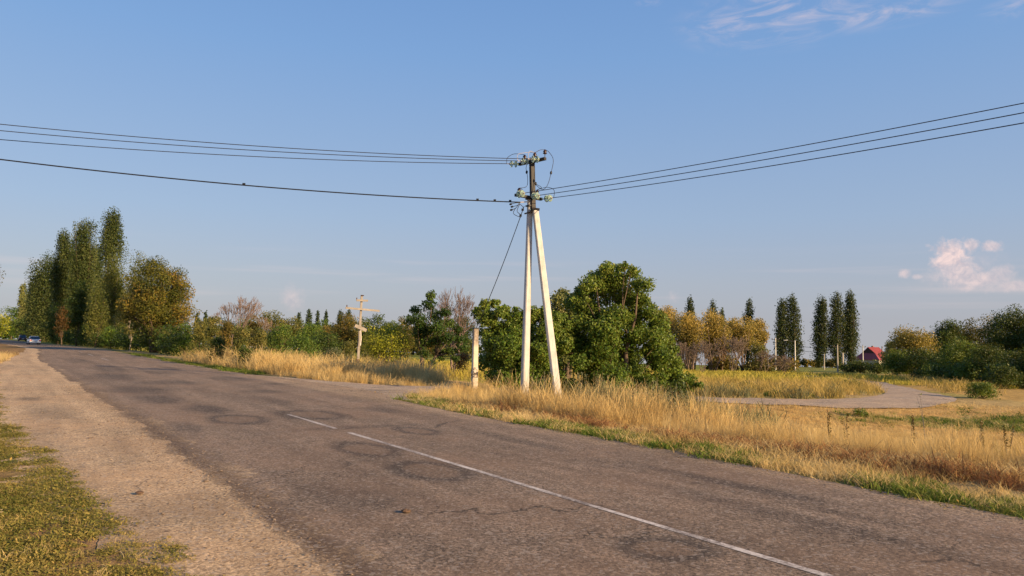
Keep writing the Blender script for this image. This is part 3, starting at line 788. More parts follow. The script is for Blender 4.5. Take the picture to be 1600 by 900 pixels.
def limb_path(a, b, q, sag=.12, n=5):
    a = Vector(a); b = Vector(b); L_ = (b - a).length
    mid = a.lerp(b, .5) + Vector((q.normal(0, .08), q.normal(0, .08), -sag)) * L_
    return [a.lerp(mid, t).lerp(mid.lerp(b, t), t) for t in [i / (n - 1) for i in range(n)]]

def trunk_obj(root, h, r, C, seed, mt, forks=9, stems=1, spread=.0, top=.75, low=.25):
    q = np.random.default_rng(seed); mb = MB()
    tops = []
    for k_ in range(stems):
        a = 6.283 * k_ / max(1, stems) + q.random()
        b0 = Vector((math.cos(a) * spread * .15, math.sin(a) * spread * .15, -.25)); tp = Vector((math.cos(a) * spread, math.sin(a) * spread, h * top))
        pts = [b0.lerp(tp, t) + Vector((q.normal(0, .02), q.normal(0, .02), 0)) * h * (t * (1 - t) * 4) + Vector((0, 0, 0)) for t in (0, .12, .3, .5, .75, 1)]
        mb.tube(pts, [r * 1.35, r, r * .85, r * .65, r * .4, r * .18], 8)
        tops.append(pts)
    idx = q.permutation(len(C))[:forks]
    for i in idx:
        c = Vector(C[i]); pts = tops[q.integers(0, stems)]
        f = min(.98, max(low, c.z / h * q.uniform(.35, .75)))
        u = f * (len(pts) - 1) / max(top, .01) * .9; u = min(u, len(pts) - 1.01); j = int(u); s0 = pts[j].lerp(pts[j + 1], u - j)
        mb.tube(limb_path(s0, c, q, .08), r * .38 * q.uniform(.6, 1.1), 5, r * .06)
    return mb.build('trunk', mt, root, True)

def dens_n(wpx, hpx, lpx, k_=3.4): return int(1.75 * k_ * wpx * hpx / (lpx * lpx))

def tree(kind, px, top, wpx, Y, label, cat='tree', group=None, mt=None, name=None, seed=None, base=0.0, lpx=1.9, k_=2.9, bark=None, dx=0, bottom=None, **kw):
    """kind sets the habit; px column, top row and width in photo pixels are turned into metres at distance Y"""
    seed = seed if seed is not None else int(px * 7 + top * 3 + Y)
    q = np.random.default_rng(seed)
    x = at(px, Y, top + 40); g = tz(x, Y); h = ztop(px, top, Y) - g; w = wpx * MPP(Y)
    if h < .3: print('SHORT', label, h)
    root = empty(name or {'poplar': 'poplar_tree', 'bush': 'bush', 'bare': 'bare_tree', 'row': 'golden_tree'}.get(kind, 'tree'), (x, Y, g), label, cat, group)
    size = max(.07, lpx * MPP(Y)); hpx = h / MPP(Y)
    n = min(60000, dens_n(wpx, hpx, size / MPP(Y), k_))
    if kind == 'poplar':
        n = int(n * (2.3 if px < 160 else 1.7)); w *= q.uniform(.9, 1.08); root.rotation_euler = (q.normal(0, .012), q.normal(0, .014), q.random() * 3)
        m = 70; z = np.linspace(.02, .96, m); prof = np.minimum(1, (z / .22) ** .6) * np.sqrt(np.clip(1 - ((z - .30) / .70).clip(0) ** 3.6, 0.05, 1))
        side = np.interp(z, np.linspace(0, 1, 7), q.uniform(.8, 1.2, 7))
        aa = q.random(m) * 6.283; rr = w / 2 * prof * side * q.uniform(.25, .72, m)
        C = np.stack([np.cos(aa) * rr, np.sin(aa) * rr, z * h], 1); rc = w * .235 * (.45 + .6 * prof) * q.uniform(.8, 1.25, m)
        Rd = np.stack([rc, rc, rc * 2.1], 1)
        for _ in range(3):   # a few whole side leaders ending at their own height
            a0 = q.random() * 6.283; zt = q.uniform(.55, .95)
            zz = np.linspace(.3, zt, 9); r0 = w * .36
            C = np.vstack([C, np.stack([np.cos(a0) * r0 + 0 * zz, np.sin(a0) * r0 + 0 * zz, zz * h], 1)])
            rc2 = w * .17 * np.linspace(1.2, .6, 9); Rd = np.vstack([Rd, np.stack([rc2, rc2, rc2 * 2.3], 1)])
        zc = np.linspace(.03, .95, 26); pc = np.minimum(1, (zc / .22) ** .6) * np.sqrt(np.clip(1 - ((zc - .30) / .70).clip(0) ** 3.6, 0.05, 1))
        keep = np.ones(26, bool) if not kw.get('gap') else (np.abs(zc - kw['gap']) > .07)
        rc3 = w * .34 * (.35 + .65 * pc); C = np.vstack([C, np.stack([q.normal(0, w * .05, 26), q.normal(0, w * .05, 26), zc * h], 1)[keep]]); Rd = np.vstack([Rd, np.stack([rc3, rc3, rc3 * 1.8], 1)[keep]])
        if kw.get('gap'):
            ok = ~((np.abs(C[:, 2] / h - kw['gap']) < .07) & (q.random(len(C)) < .75)); C, Rd = C[ok], Rd[ok]
        trunk_obj(root, h, max(.16, w * .05), C, seed, bark or BARK, 14, top=.96, low=.05)
        crown_obj(root, C, Rd, n, size, seed, mt or L['poplar'], edge=.4)
    elif kind in ('round', 'row', 'weep', 'cone'):
        lo = kw.get('lo', .28)            # where the crown starts
        m = kw.get('m', 46); ch = h * (1 - lo)
        d = q.normal(0, 1, (m, 3)); d /= np.linalg.norm(d, axis=1)[:, None]; rr = q.random(m)[:, None] ** .42
        zrel = d[:, 2] * rr[:, 0]
        C = d * rr * np.array([w * .40, w * .40, ch * .42]) + np.array([0, 0, h * lo + ch * .5])
        if kind == 'cone': 
            f = np.clip((C[:, 2] - h * lo) / ch, 0, 1); C[:, :2] *= (1.25 * (1 - f * .85))[:, None]
        rc = w * 1.45 * kw.get('cr', .15) * q.uniform(.65, 1.35, m)
        vs = 2.2 if kind == 'weep' else (.8 if kind != 'cone' else .7)
        Rd = np.stack([rc, rc, rc * vs], 1)
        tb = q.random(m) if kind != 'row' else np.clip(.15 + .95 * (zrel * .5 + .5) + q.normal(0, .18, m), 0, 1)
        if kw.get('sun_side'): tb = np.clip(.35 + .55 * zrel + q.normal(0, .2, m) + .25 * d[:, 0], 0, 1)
        trunk_obj(root, h, kw.get('tr', max(.10, w * .028)), C, seed, bark or BARK, kw.get('forks', 16), kw.get('stems', 1), kw.get('sp', 0), top=.72, low=lo * .6)
        crown_obj(root, C, Rd, n, size, seed, mt or L['green'], tb, droop=1.6 if kind == 'weep' else 0, edge=.4)
    elif kind == 'bush':
        m = kw.get('m', 30)
        a = q.random(m) * 6.283; rr = np.sqrt(q.random(m)) * .40 * w; zz = q.uniform(.12, .92, m) ** .8
        taper = 1 - .55 * zz ** 2
        C = np.stack([np.cos(a) * rr * taper, np.sin(a) * rr * taper * .8, zz * h * .9], 1); rc = np.minimum(w * .23, h * .4) * q.uniform(.6, 1.3, m)
        C[:, 2] = np.minimum(C[:, 2], h - rc * .7)
        Rd = np.stack([rc, rc, rc * .85], 1)
        mb = MB()
        for i in range(min(m, 12)):
            mb.tube(limb_path((q.normal(0, w * .05), q.normal(0, w * .05), -.1), C[i], q, .0, 4), max(.02, w * .008), 4, max(.006, w * .002))
        mb.build('stem', bark or BARK, root)
        crown_obj(root, C, Rd, n, size, seed, mt or L['green'], name='foliage', edge=.42)
    elif kind == 'bare':
        mb = MB(); tw = MB(); rmin = .22 * MPP(Y)
        def grow(p, dr, ln, r, depth):
            if depth == 0: return
            e = p + dr * ln; mid = p.lerp(e, .5) + Vector(q.normal(0, .06, 3)) * ln
            (mb if depth > 3 else tw).tube([p, mid, e], max(r, rmin), 4, max(r * .6, rmin * .8), cap=False)
            for _ in range((kw.get('nb', 3) if q.random() < .45 else 2) if depth > 1 else 2):
                nd = (dr + Vector(q.normal(0, kw.get('sprd', .34), 3)) + Vector((0, 0, .16))).normalized(); grow(e, nd, ln * q.uniform(.62, .82), r * .6, depth - 1)
        ns = kw.get('stems', 3)
        for i in range(ns):
            a = 6.283 * i / ns + q.random(); tilt = w / h * .35
            grow(Vector((math.cos(a) * .1, math.sin(a) * .1, -.1)), Vector((math.cos(a) * tilt, math.sin(a) * tilt, 1)).normalized(), h * .30, h * .012, 6)
        bk = bark or TWIG
        mb.build('trunk', bk, root); tw.build('twigs', bk, root)['kind'] = 'stuff'
    return root

def hedge_mass(name, pts, h, wd, mt_, label, n, size, seed):
    q = np.random.default_rng(seed); C = []; Rd = []
    P_ = np.array(pts, float); seg = np.hypot(*np.diff(P_, axis=0).T); cum = np.r_[0, np.cumsum(seg)]
    k_ = int(cum[-1] / (h * .5)) + 2
    for i in range(k_):
        u = q.random() * cum[-1]; x = np.interp(u, cum, P_[:, 0]) + q.normal(0, wd * .4); y = np.interp(u, cum, P_[:, 1]) + q.normal(0, wd * .4)
        hh = h * q.uniform(.55, 1.15); C.append((x, y, tz(x, y) + hh * .5)); Rd.append((hh * .62, hh * .62, hh * .55))
    V, Fq, T = leaf_cloud(np.array(C), np.array(Rd), n, size, seed)
    link(name, mesh_np(name, V, Fq, L[mt_], {'tint': ('FLOAT', T)}), kind='stuff', label=label)
# --- the row on the far left, along the bend of the road
G1 = 'trees beside the road on the left'
tree('poplar', 173, 328, 47, 135, 'tallest column poplar at the left, its bare pale limbs showing halfway down', 'poplar', G1, seed=1, k_=4.2, gap=.58)
tree('poplar', 133, 344, 46, 150, 'second tallest column poplar, left of the tallest one', 'poplar', G1, seed=2)
tree('poplar', 104, 362, 47, 160, 'narrow pointed poplar in front of the broad dark clump on the left', 'poplar', G1, seed=3)
tree('poplar', 118, 388, 50, 168, 'lower poplar filling the gap between two taller poplars', 'poplar', G1, seed=4)
tree('poplar', 150, 384, 32, 158, 'slim poplar tucked against the left side of the tallest poplar', 'poplar', G1, seed=44)
tree('poplar', 74, 408, 60, 190, 'broad dark poplar with a rounded top, left end of the tall group', 'poplar', G1, seed=5)
tree('poplar', 56, 432, 30, 205, 'short dark poplar at the outer left edge of the tall group', 'poplar', G1, seed=55)
tree('poplar', 36, 443, 17, 265, 'thin pale poplar standing apart far up the road', 'poplar', G1, mt=L['pale'], seed=6)
tree('poplar', 42, 456, 12, 275, 'slight pale grey poplar just right of the thin pale one', 'poplar', G1, mt=L['grey'], seed=66)
tree('round', 18, 479, 44, 300, 'distant green tree over the bend of the road', 'tree', G1, mt=L['green'], lo=.0)
tree('round', -4, 488, 40, 290, 'distant yellow green tree at the very left edge of the picture', 'tree', G1, mt=L['yellowgreen'], lo=.0)
tree('round', 34, 492, 34, 240, 'dark tree behind the two cars', 'tree', G1, mt=L['dark'], lo=.0)
tree('cone', 124, 427, 44, 128, 'dark blue green cone shaped tree below the poplars', 'tree', G1, mt=L['dark'], lo=.04, m=60)
tree('round', 92, 470, 50, 150, 'dark leafy tree low in the group, left of the rusty brown one', 'tree', G1, mt=L['dark'], lo=.0)
tree('round', 97, 478, 24, 126, 'rusty brown tree among the green ones by the road bend', 'tree', G1, mt=L['rust'], lo=.15)
tree('weep', 152, 438, 38, 114, 'yellow green weeping tree in front of the tallest poplar', 'tree', G1, mt=L['willow'], lo=.12)
tree('weep', 184, 392, 50, 124, 'tall weeping tree between the tallest poplar and the bronze spreading tree', 'tree', G1, mt=L['willow'], lo=.25, bark=BARKP)
tree('weep', 222, 385, 36, 118, 'pale drooping tree top rising behind the bronze spreading tree', 'tree', G1, mt=L['willow'], lo=.3, bark=BARKP)
tree('weep', 274, 418, 18, 112, 'small drooping tree peeping out right behind the bronze spreading tree', 'tree', G1, mt=L['willow'], lo=.3)
tree('round', 246, 401, 122, 86, 'large bronze green spreading tree with low limbs, right end of the row', 'tree', G1, mt=L['chestnut'], lo=.05, m=90, cr=.10, forks=26, stems=3, sp=1.6, tr=.3, k_=5.2, lpx=2.1, seed=12)
tree('round', 206, 445, 44, 96, 'dark tree hanging over the white trunk, left of the bronze spreading tree', 'tree', G1, mt=L['dull'], lo=.2, bark=BARKP)
for i, (px, top, w, Y, mt_, lab) in enumerate([
    (108, 505, 24, 150, 'green', 'light green bush at the road bend beside the white car'), (88, 512, 22, 150, 'dark', 'small dark bush just right of the white car'),
    (128, 500, 30, 135, 'dark', 'dark bush under the cone shaped tree'), (150, 506, 30, 120, 'dull', 'dull green bush under the weeping tree'), (172, 508, 30, 108, 'green', 'green bush left of the white trunk'),
    (196, 514, 22, 100, 'dark', 'low dark bush at the foot of the white trunk'), (143, 530, 26, 128, 'dull', 'low grey green bush at the edge of the dry grass by the bend'),
    (262, 508, 34, 78, 'dull', 'bush under the right side of the bronze spreading tree'), (288, 500, 30, 72, 'green', 'leafy bush right of the bronze spreading tree')]):
    tree('bush', px, top, w, Y, lab, 'bush', 'bushes below the left row of trees', mt=L[mt_])
tree('round', -72, 395, 116, 60, 'dark twigs of a tree reaching in at the left edge of the sky', 'tree', None, mt=L['brownish'], lo=.55, forks=8)

hedge_mass('left_undergrowth', [(at(86, 152), 152), (at(120, 138), 138), (at(160, 117), 117), (at(215, 99), 99), (at(262, 85), 85), (at(300, 71), 71)], 3.0, 1.6, 'dark', 'dark undergrowth at the foot of the left row of trees', 26000, .19, 95)
hedge_mass('right_undergrowth', [(at(1440, 92), 92), (at(1500, 84), 84), (at(1560, 76), 76), (at(1640, 68), 68)], 2.4, 1.5, 'dark', 'dark undergrowth at the foot of the right hand wood', 14000, .19, 96)
# --- thicket between the bronze tree and the cross
G2 = 'bushes of the roadside thicket left of the cross'
for (px, top, w, Y, mt_, kind, lab) in [
    (312, 492, 36, 62, 'dull', 'bush', 'loose brown green sapling thicket next to the bronze spreading tree'), (334, 486, 34, 58, 'dull', 'bush', 'olive sapling thicket left of the bare crown'),
    (352, 494, 30, 52, 'brownish', 'bush', 'brownish sapling thicket under the bare crown'), (376, 500, 36, 47, 'dull', 'bush', 'tall olive bush below the right side of the bare crown'),
    (340, 524, 34, 48, 'dark', 'bush', 'dark low bush at the back of the dry grass, left of the thicket'), (385, 538, 30, 42, 'dark', 'bush', 'dark leafy bush hanging towards the asphalt edge'),
    (404, 505, 34, 54, 'dull', 'bush', 'dull green bush right of the bare crown'), (428, 512, 46, 92, 'dark', 'round', 'round dark green tree in the middle of the thicket'),
    (398, 486, 30, 100, 'brownish', 'round', 'brown topped tree behind the thicket'), (424, 477, 44, 112, 'dull', 'round', 'highest rounded tree of the middle thicket'),
    (441, 503, 40, 84, 'green', 'round', 'mid green tree in front of the rounded one'), (474, 523, 62, 70, 'green', 'bush', 'bright feathery green bush in front of the dark ones'),
    (512, 512, 62, 88, 'dark', 'round', 'wide dark green tree left of the cross'), (487, 503, 52, 96, 'green', 'round', 'green tree with a yellow tinge behind the feathery bush'),
    (518, 543, 46, 60, 'grey', 'bush', 'low grey green bush left of the foot of the cross'), (546, 530, 34, 64, 'dull', 'bush', 'thin olive shrub just left of the cross'),
    (428, 547, 22, 50, 'yellowgreen', 'bush', 'small yellow green shrub in the crop edge'), (402, 545, 18, 48, 'green', 'bush', 'small green shrub near the asphalt edge'), (540, 488, 50, 108, 'brownish', 'round', 'brown green tree right behind the top of the cross'),
    (584, 486, 52, 104, 'dark', 'round', 'dark tree right of the cross arms'), (630, 492, 40, 110, 'brownish', 'round', 'reddish green tree behind the yellow green tree'), (668, 500, 40, 120, 'brownish', 'round', 'brownish tree seen through the dark vase shaped tree'),
    (572, 520, 40, 80, 'dull', 'bush', 'olive bush directly behind the foot of the cross')]:
    tree(kind, px, top, w, Y, lab, 'bush' if kind == 'bush' else 'tree', G2 if kind == 'bush' else 'trees of the middle thicket', mt=L[mt_], **({'lo': .02} if kind == 'round' else {}))
tree('bare', 369, 462, 56, 66, 'leafless grey brown tree rising above the left thicket', 'bare tree', None, bark=TWIG, seed=3, stems=5, nb=3, sprd=.26)
tree('bare', 408, 488, 18, 98, 'small leafless tree beside the highest rounded tree', 'bare tree', None, bark=TWIGG, seed=8, stems=3)

# --- treeline far behind the middle field
G3 = 'small far poplars above the treeline'
for i, (px, top, w, Y, lab) in enumerate([(308, 486, 9, 300, 'tiny far poplar nearest the bronze spreading tree'), (319, 485, 9, 300, 'tiny far poplar, second right of the bronze spreading tree'), (466, 487, 12, 280, 'far poplar above the treeline, first left of a pair'),
        (482, 484, 13, 290, 'far poplar, left one of the close pair above the treeline'), (495, 485, 11, 290, 'far poplar, right one of the close pair above the treeline'), (509, 484, 10, 300, 'far poplar right of the close pair'),
        (530, 483, 12, 300, 'far poplar left of the cross arms'), (545, 484, 13, 300, 'far poplar touching the left cross arm')]):
    tree('poplar', px, top, w, Y, lab, 'poplar', G3, mt=L['poplar_far'], lpx=2.0)
G4 = 'trees of the far treeline'
kinds = [('dark', 'dark green'), ('dull', 'olive'), ('brownish', 'brown green'), ('green', 'mid green')]
marks = [(330, 'behind the bare crown'), (356, 'just right of the bare crown base'), (384, 'between the bare crown and the highest rounded tree'), (446, 'right of the highest rounded tree'), (460, 'under the first far poplar'), (478, 'below the close pair of far poplars'),
         (497, 'right below the close pair of far poplars'), (520, 'between the far poplars and the cross'), (556, 'behind the cross post'), (600, 'above the yellow green tree'), (616, 'at the right shoulder of the yellow green tree'), (646, 'left of the dark vase shaped tree'), (690, 'behind the gap by the dead shrub'), (722, 'behind the concrete stub')]
for i, (px, where) in enumerate(marks):
    c, cn = kinds[(i * 7 + 1) % 4]
    tree('round', px, 490 + (i * 5) % 9, 34 + (i * 11) % 18, 190 + (i * 37) % 60, '%s tree of the far treeline, %s' % (cn, where), 'tree', G4, mt=L[c], lo=.0, m=24)

hedge_mass('distant_wood', [(at(250, 210), 210), (at(380, 215), 215), (at(500, 225), 225), (at(620, 230), 230), (at(760, 230), 230), (at(900, 225), 225), (at(1010, 220), 220)], 7, 10, 'dull', 'distant wood closing the far side of the field', 16000, .8, 91)
hedge_mass('left_distant_wood', [(at(-60, 330), 330), (at(0, 360), 360), (at(60, 300), 300), (at(110, 240), 240), (at(200, 180), 180), (at(290, 150), 150)], 7, 9, 'dark', 'distant dark wood behind the left row of trees', 14000, .8, 92)
hedge_mass('distant_hedge', [(at(1195, 190), 190), (at(1260, 212), 212), (at(1300, 214), 214), (at(1352, 216), 216)], 2.4, 2.5, 'brownish', 'low distant hedge at the foot of the tall poplars', 5000, .5, 93)

# --- yellow green tree, dark vase tree, dead shrub
tree('round', 606, 500, 88, 46, 'yellow green many stemmed tree right of the cross', 'tree', None, mt=L['yellowgreen'], lo=.10, m=60, cr=.12, forks=20, stems=5, sp=1.0, tr=.06, k_=2.6, seed=20)
def vase_tree():
    Y = 45; q = np.random.default_rng(4)
    x = at(662, Y, 560); g = tz(x, Y); root = empty('tree', (x, Y, g), 'dark glossy vase shaped tree with a leaning short trunk, left of the concrete stub', 'tree')
    u = MPP(Y); by = CAMH + ray(662, 583).z * Y - g
    spots = [(672, 462, 10, 10), (668, 476, 14, 12), (645, 484, 12, 10), (638, 500, 12, 9), (655, 500, 15, 12), (678, 494, 14, 13), (695, 488, 12, 9), (664, 515, 18, 13), (684, 512, 17, 13), (700, 505, 12, 10), (652, 520, 13, 12), (712, 514, 10, 8),
             (662, 535, 15, 12), (680, 532, 16, 12), (700, 528, 14, 11), (718, 530, 13, 8), (666, 552, 11, 10), (684, 550, 12, 9), (705, 548, 13, 7), (724, 543, 10, 7), (676, 566, 8, 6), (712, 560, 9, 5), (655, 508, 10, 10), (690, 560, 7, 5)]
    C = np.array([((px - 662) * u, q.normal(0, 11) * u, CAMH + ray(px, py).z * Y - g) for px, py, a, b in spots]); Rd = np.array([(a * u, a * u, b * u) for *_, a, b in spots])
    mb = MB()
    b0 = Vector((0, 0, -.3))
    for (ex, ez, r) in [(-.1, 1.3, .13), (.75, 1.25, .09)]:
        mb.tube([b0, b0.lerp(Vector((ex, 0, ez)), .5) + Vector((ex * .05 - .04, 0, 0)), Vector((ex, 0, ez))], [r * 1.3, r, r * .8], 8)
    for i, c in enumerate(C):
        s0 = Vector((-.1, 0, 1.25)) if c[0] < .4 else Vector((.7, 0, 1.15))
        mb.tube(limb_path(s0, c, q, .05), .045, 5, .01)
    mb.build('trunk', BARK, root, True)
    crown_obj(root, C, Rd * .95, 13000, .095, 5, L['cherry'])
vase_tree()
tree('bare', 712, 452, 62, 52, 'dead reddish brown leafless shrub behind the dark vase shaped tree', 'dead shrub', None, bark=TWIG, seed=5, stems=6, nb=3, sprd=.3)
tree('bush', 722, 548, 34, 50, 'brown half dead bush at the foot of the dead shrub', 'bush', None, mt=L['pink'])

# --- the big bush and tree behind the forked pole (clump by clump from their real outline)
def spot_tree(name, spots, Y, px0, py0, label, cat, mt_, n, size, seed, depth=12, tr=.12, bark=None, stems=4, part='crown'):
    q = np.random.default_rng(seed); x = at(px0, Y, py0); g = tz(x, Y); u = MPP(Y)
    root = empty(name, (x, Y, g), label, cat)
    C = []; Rd = []
    for (px, py, r) in spots:
        for k_ in range(5):
            C.append(((px - px0 + q.normal(0, r * .35)) * u, (q.normal(0, depth)) * u, max(.15, CAMH + ray(px, py + q.normal(0, r * .3)).z * Y - g))); rr = r * q.choice([.5, .65, .85, 1.1, 1.3]) * u; Rd.append((rr, rr, rr * .85))
    C = np.array(C); Rd = np.array(Rd)
    h = C[:, 2].max() + .2
    trunk_obj(root, h, tr, C, seed, bark or BARK, min(len(C), 34), stems=stems, spread=max(.5, (C[:, 0].max() - C[:, 0].min()) * .22), top=.8, low=.08)
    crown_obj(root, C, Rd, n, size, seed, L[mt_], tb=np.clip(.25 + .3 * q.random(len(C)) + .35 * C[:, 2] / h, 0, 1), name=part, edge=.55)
    return root
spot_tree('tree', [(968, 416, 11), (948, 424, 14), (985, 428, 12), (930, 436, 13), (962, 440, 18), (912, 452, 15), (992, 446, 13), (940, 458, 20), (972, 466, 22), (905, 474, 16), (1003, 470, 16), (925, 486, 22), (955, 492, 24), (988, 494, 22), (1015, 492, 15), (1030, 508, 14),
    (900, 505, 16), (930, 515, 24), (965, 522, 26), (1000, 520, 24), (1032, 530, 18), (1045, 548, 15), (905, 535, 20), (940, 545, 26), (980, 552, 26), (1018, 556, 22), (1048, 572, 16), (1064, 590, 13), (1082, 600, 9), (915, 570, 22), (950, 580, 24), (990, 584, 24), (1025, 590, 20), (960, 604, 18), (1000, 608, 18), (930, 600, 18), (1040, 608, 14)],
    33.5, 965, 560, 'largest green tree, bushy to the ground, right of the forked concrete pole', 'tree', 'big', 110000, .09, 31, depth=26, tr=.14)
spot_tree('bush', [(757, 478, 9), (745, 486, 8), (770, 474, 8), (783, 490, 13), (805, 492, 13), (765, 500, 14), (825, 494, 12), (848, 488, 13), (868, 496, 13), (790, 512, 18), (820, 516, 20), (852, 516, 20), (884, 512, 16), (762, 520, 14), (775, 540, 17), (806, 544, 22), (840, 546, 22), (876, 544, 22), (765, 562, 14), (790, 572, 20), (825, 576, 22), (862, 578, 24), (775, 592, 15), (806, 602, 15), (845, 606, 16), (884, 604, 18)],
    32.8, 820, 560, 'dense green bush behind the forked concrete pole and the stub', 'bush', 'big', 78000, .09, 32, depth=18, tr=.06, part='foliage')
spot_tree('tree', [(880, 460, 12), (868, 470, 12), (890, 472, 13), (905, 462, 10), (875, 486, 14), (895, 488, 14), (885, 505, 16), (885, 530, 16), (885, 560, 14)],
    46, 885, 560, 'pale feathery green tree top showing between bush and big tree', 'tree', 'pale', 8000, .13, 33, depth=10)
tree('bush', 1060, 592, 56, 31.5, 'low dark bush spilling out at the right foot of the big tree', 'bush', None, mt=L['dark'])

# --- golden row at the far side of the field
G5 = 'golden topped trees in a row beyond the field'
for (px, top, w, lab) in [(1040, 476, 58, 'golden topped tree nearest the big green tree'), (1078, 480, 56, 'golden tree with a dark green lower crown, second in the row'), (1114, 482, 52, 'golden topped tree under the middle far poplar'),
                          (1158, 486, 54, 'golden tree with a forked bare pale trunk in the row'), (1182, 494, 40, 'right end tree of the golden row, with dark lower branches')]:
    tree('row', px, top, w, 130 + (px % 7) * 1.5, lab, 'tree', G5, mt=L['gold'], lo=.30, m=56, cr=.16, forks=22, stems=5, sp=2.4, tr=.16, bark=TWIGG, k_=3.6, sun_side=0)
for (px, top, w, Y, mt_, lab) in [(1060, 510, 30, 135, 'brownish', 'brown understory tree below the left golden crowns'), (1084, 505, 34, 134, 'dark', 'dark ivy clad understory tree in the golden row'), (1110, 515, 26, 136, 'brownish', 'thin brown understory tree in the middle of the golden row'),
                                  (1138, 495, 22, 140, 'dull', 'narrow dark green tree between the golden crowns'), (1128, 524, 24, 132, 'pink', 'reddish brown understory tree beside the narrow dark one'), (1185, 530, 34, 126, 'dull', 'small dark green tree under the right end of the golden row')]:
    tree('round', px, top, w, Y, lab, 'tree', 'understory trees of the golden row', mt=L[mt_], lo=.05, k_=1.9, stems=3, sp=1.0, bark=TWIGG)
for (px, top, w, lab) in [(1060, 528, 40, 'leafless undergrowth at the left of the golden row'), (1098, 530, 40, 'leafless undergrowth under the second and third golden trees'), (1145, 520, 44, 'leafless undergrowth around the forked bare trunk'), (1195, 545, 46, 'brown leafless brush right of the golden row'), (1226, 552, 30, 'brown leafless brush at the foot of the first tall poplar')]:
    tree('bare', px, top, w, 124, lab, 'brush', 'leafless brush beyond the field', bark=TWIGG, stems=6, nb=3, sprd=.5, name='brush')
hedge_mass('field_edge_scrub', [(at(1045, 133), 133), (at(1120, 133), 133), (at(1200, 132), 132), (at(1240, 140), 140)], 2.6, 1.5, 'brownish', 'brown scrub along the far edge of the field', 3500, .38, 94)
for (px, top, w, lab) in [(1022, 474, 18, 'far poplar tip just right of the big green tree'), (1077, 463, 21, 'far poplar head behind the second golden tree'), (1115, 469, 20, 'far poplar head behind the third golden tree'), (1130, 481, 16, 'short far poplar head left of the forked trunk'), (1169, 468, 22, 'far poplar head above the forked golden tree')]:
    tree('poplar', px, top, w, 205, lab, 'poplar', 'poplars behind the golden row', mt=L['poplar_far'])
G6 = 'tall poplars beyond the field on the right'
for (px, top, w, lab, sd_) in [(1222, 468, 28, 'tall dark poplar, first from the left in the right hand group', 61), (1241, 463, 26, 'tall dark poplar behind the street lamp', 62), (1280, 466, 31, 'single tall dark poplar standing alone with a ragged right side', 63), (1307, 459, 30, 'tall poplar just left of the tallest right hand one', 64), (1329, 457, 33, 'tallest poplar of the right hand group, lit on its right', 65)]:
    tree('poplar', px, top, w, 200, lab, 'poplar', G6, mt=L['poplar_far'], seed=sd_, k_=3.2)

# --- right hand wood
for (px, top, w, Y, mt_, kind, lab) in [
    (1345, 563, 44, 150, 'dark', 'round', 'dark bush below the tallest right hand poplar'), (1372, 564, 40, 146, 'dark', 'round', 'dark bush in front of the red roof'), (1325, 566, 30, 150, 'dark', 'round', 'small dark bush beside the light pole'),
    (1394, 530, 34, 150, 'pale', 'round', 'pale green tree top right of the red roof'), (1402, 545, 52, 112, 'green', 'round', 'round green tree where the side road disappears'), (1424, 504, 80, 118, 'gold', 'round', 'golden crowned tree right of the red roof'),
    (1477, 491, 66, 120, 'dark', 'round', 'dark green tree right of the golden crowned tree'), (1504, 505, 46, 125, 'dark', 'round', 'small dark crown behind the dark green tree'), (1532, 488, 72, 100, 'brownish', 'round', 'green tree with browning leaves left of the highest right tree'),
    (1585, 467, 100, 84, 'dark', 'round', 'highest dark tree at the right edge of the picture'), (1632, 480, 80, 80, 'dark', 'round', 'dark tree half cut by the right edge of the picture'), (1440, 545, 76, 108, 'dark', 'round', 'dark tree under the golden crown'), (1500, 526, 70, 92, 'green', 'round', 'bright green tree in front of the dark wood'),
    (1478, 545, 54, 100, 'dark', 'round', 'dark leafy tree behind the light bush'), (1545, 535, 76, 80, 'dark', 'round', 'wide dark tree filling the lower right wood'), (1592, 540, 70, 74, 'dark', 'round', 'dark low tree at the right edge'), (1645, 540, 60, 72, 'dark', 'round', 'dark low tree beyond the right edge'), (1520, 560, 60, 80, 'green', 'round', 'green rounded bush tree above the lone round bush'),
    (1460, 566, 52, 92, 'green', 'bush', 'light green bush beside the side road'), (1490, 582, 30, 84, 'green', 'bush', 'small green bush between light bush and dark wood'), (1570, 572, 60, 70, 'dark', 'bush', 'dark bush at the edge of the mown grass'),
    (1494, 592, 24, 76, 'pink', 'bush', 'reddish brown dry bush at the roadside'), (1534, 597, 60, 51, 'green', 'bush', 'lone round green bush on the mown grass at the right')]:
    tree(kind, px, top, w, Y, lab, 'bush' if kind == 'bush' else 'tree', 'trees and bushes of the right hand wood', mt=L[mt_], **({'lo': .0, 'm': 70, 'cr': .125, 'forks': 12, 'k_': 4.6} if kind == 'round' else {'m': 44, 'k_': 4.5}))
for (px, top, w, Y, mt_, lab) in [(1165, 596, 34, 60, 'dull', 'low olive shrub in the dry field, left of the greener patch'), (1330, 592, 44, 62, 'dull', 'low olive shrub at the tip of the dry field'), (1215, 610, 60, 46.5, 'green', 'low leafy green shrub at the edge of the side road'), (1256, 613, 44, 46.5, 'green', 'second low leafy shrub at the side road edge'), (1345, 638, 30, 36.5, 'green', 'small green plants on the bank below the side road')]:
    tree('bush', px, top, w, Y, lab, 'shrub', 'low shrubs along the side road', mt=L[mt_])

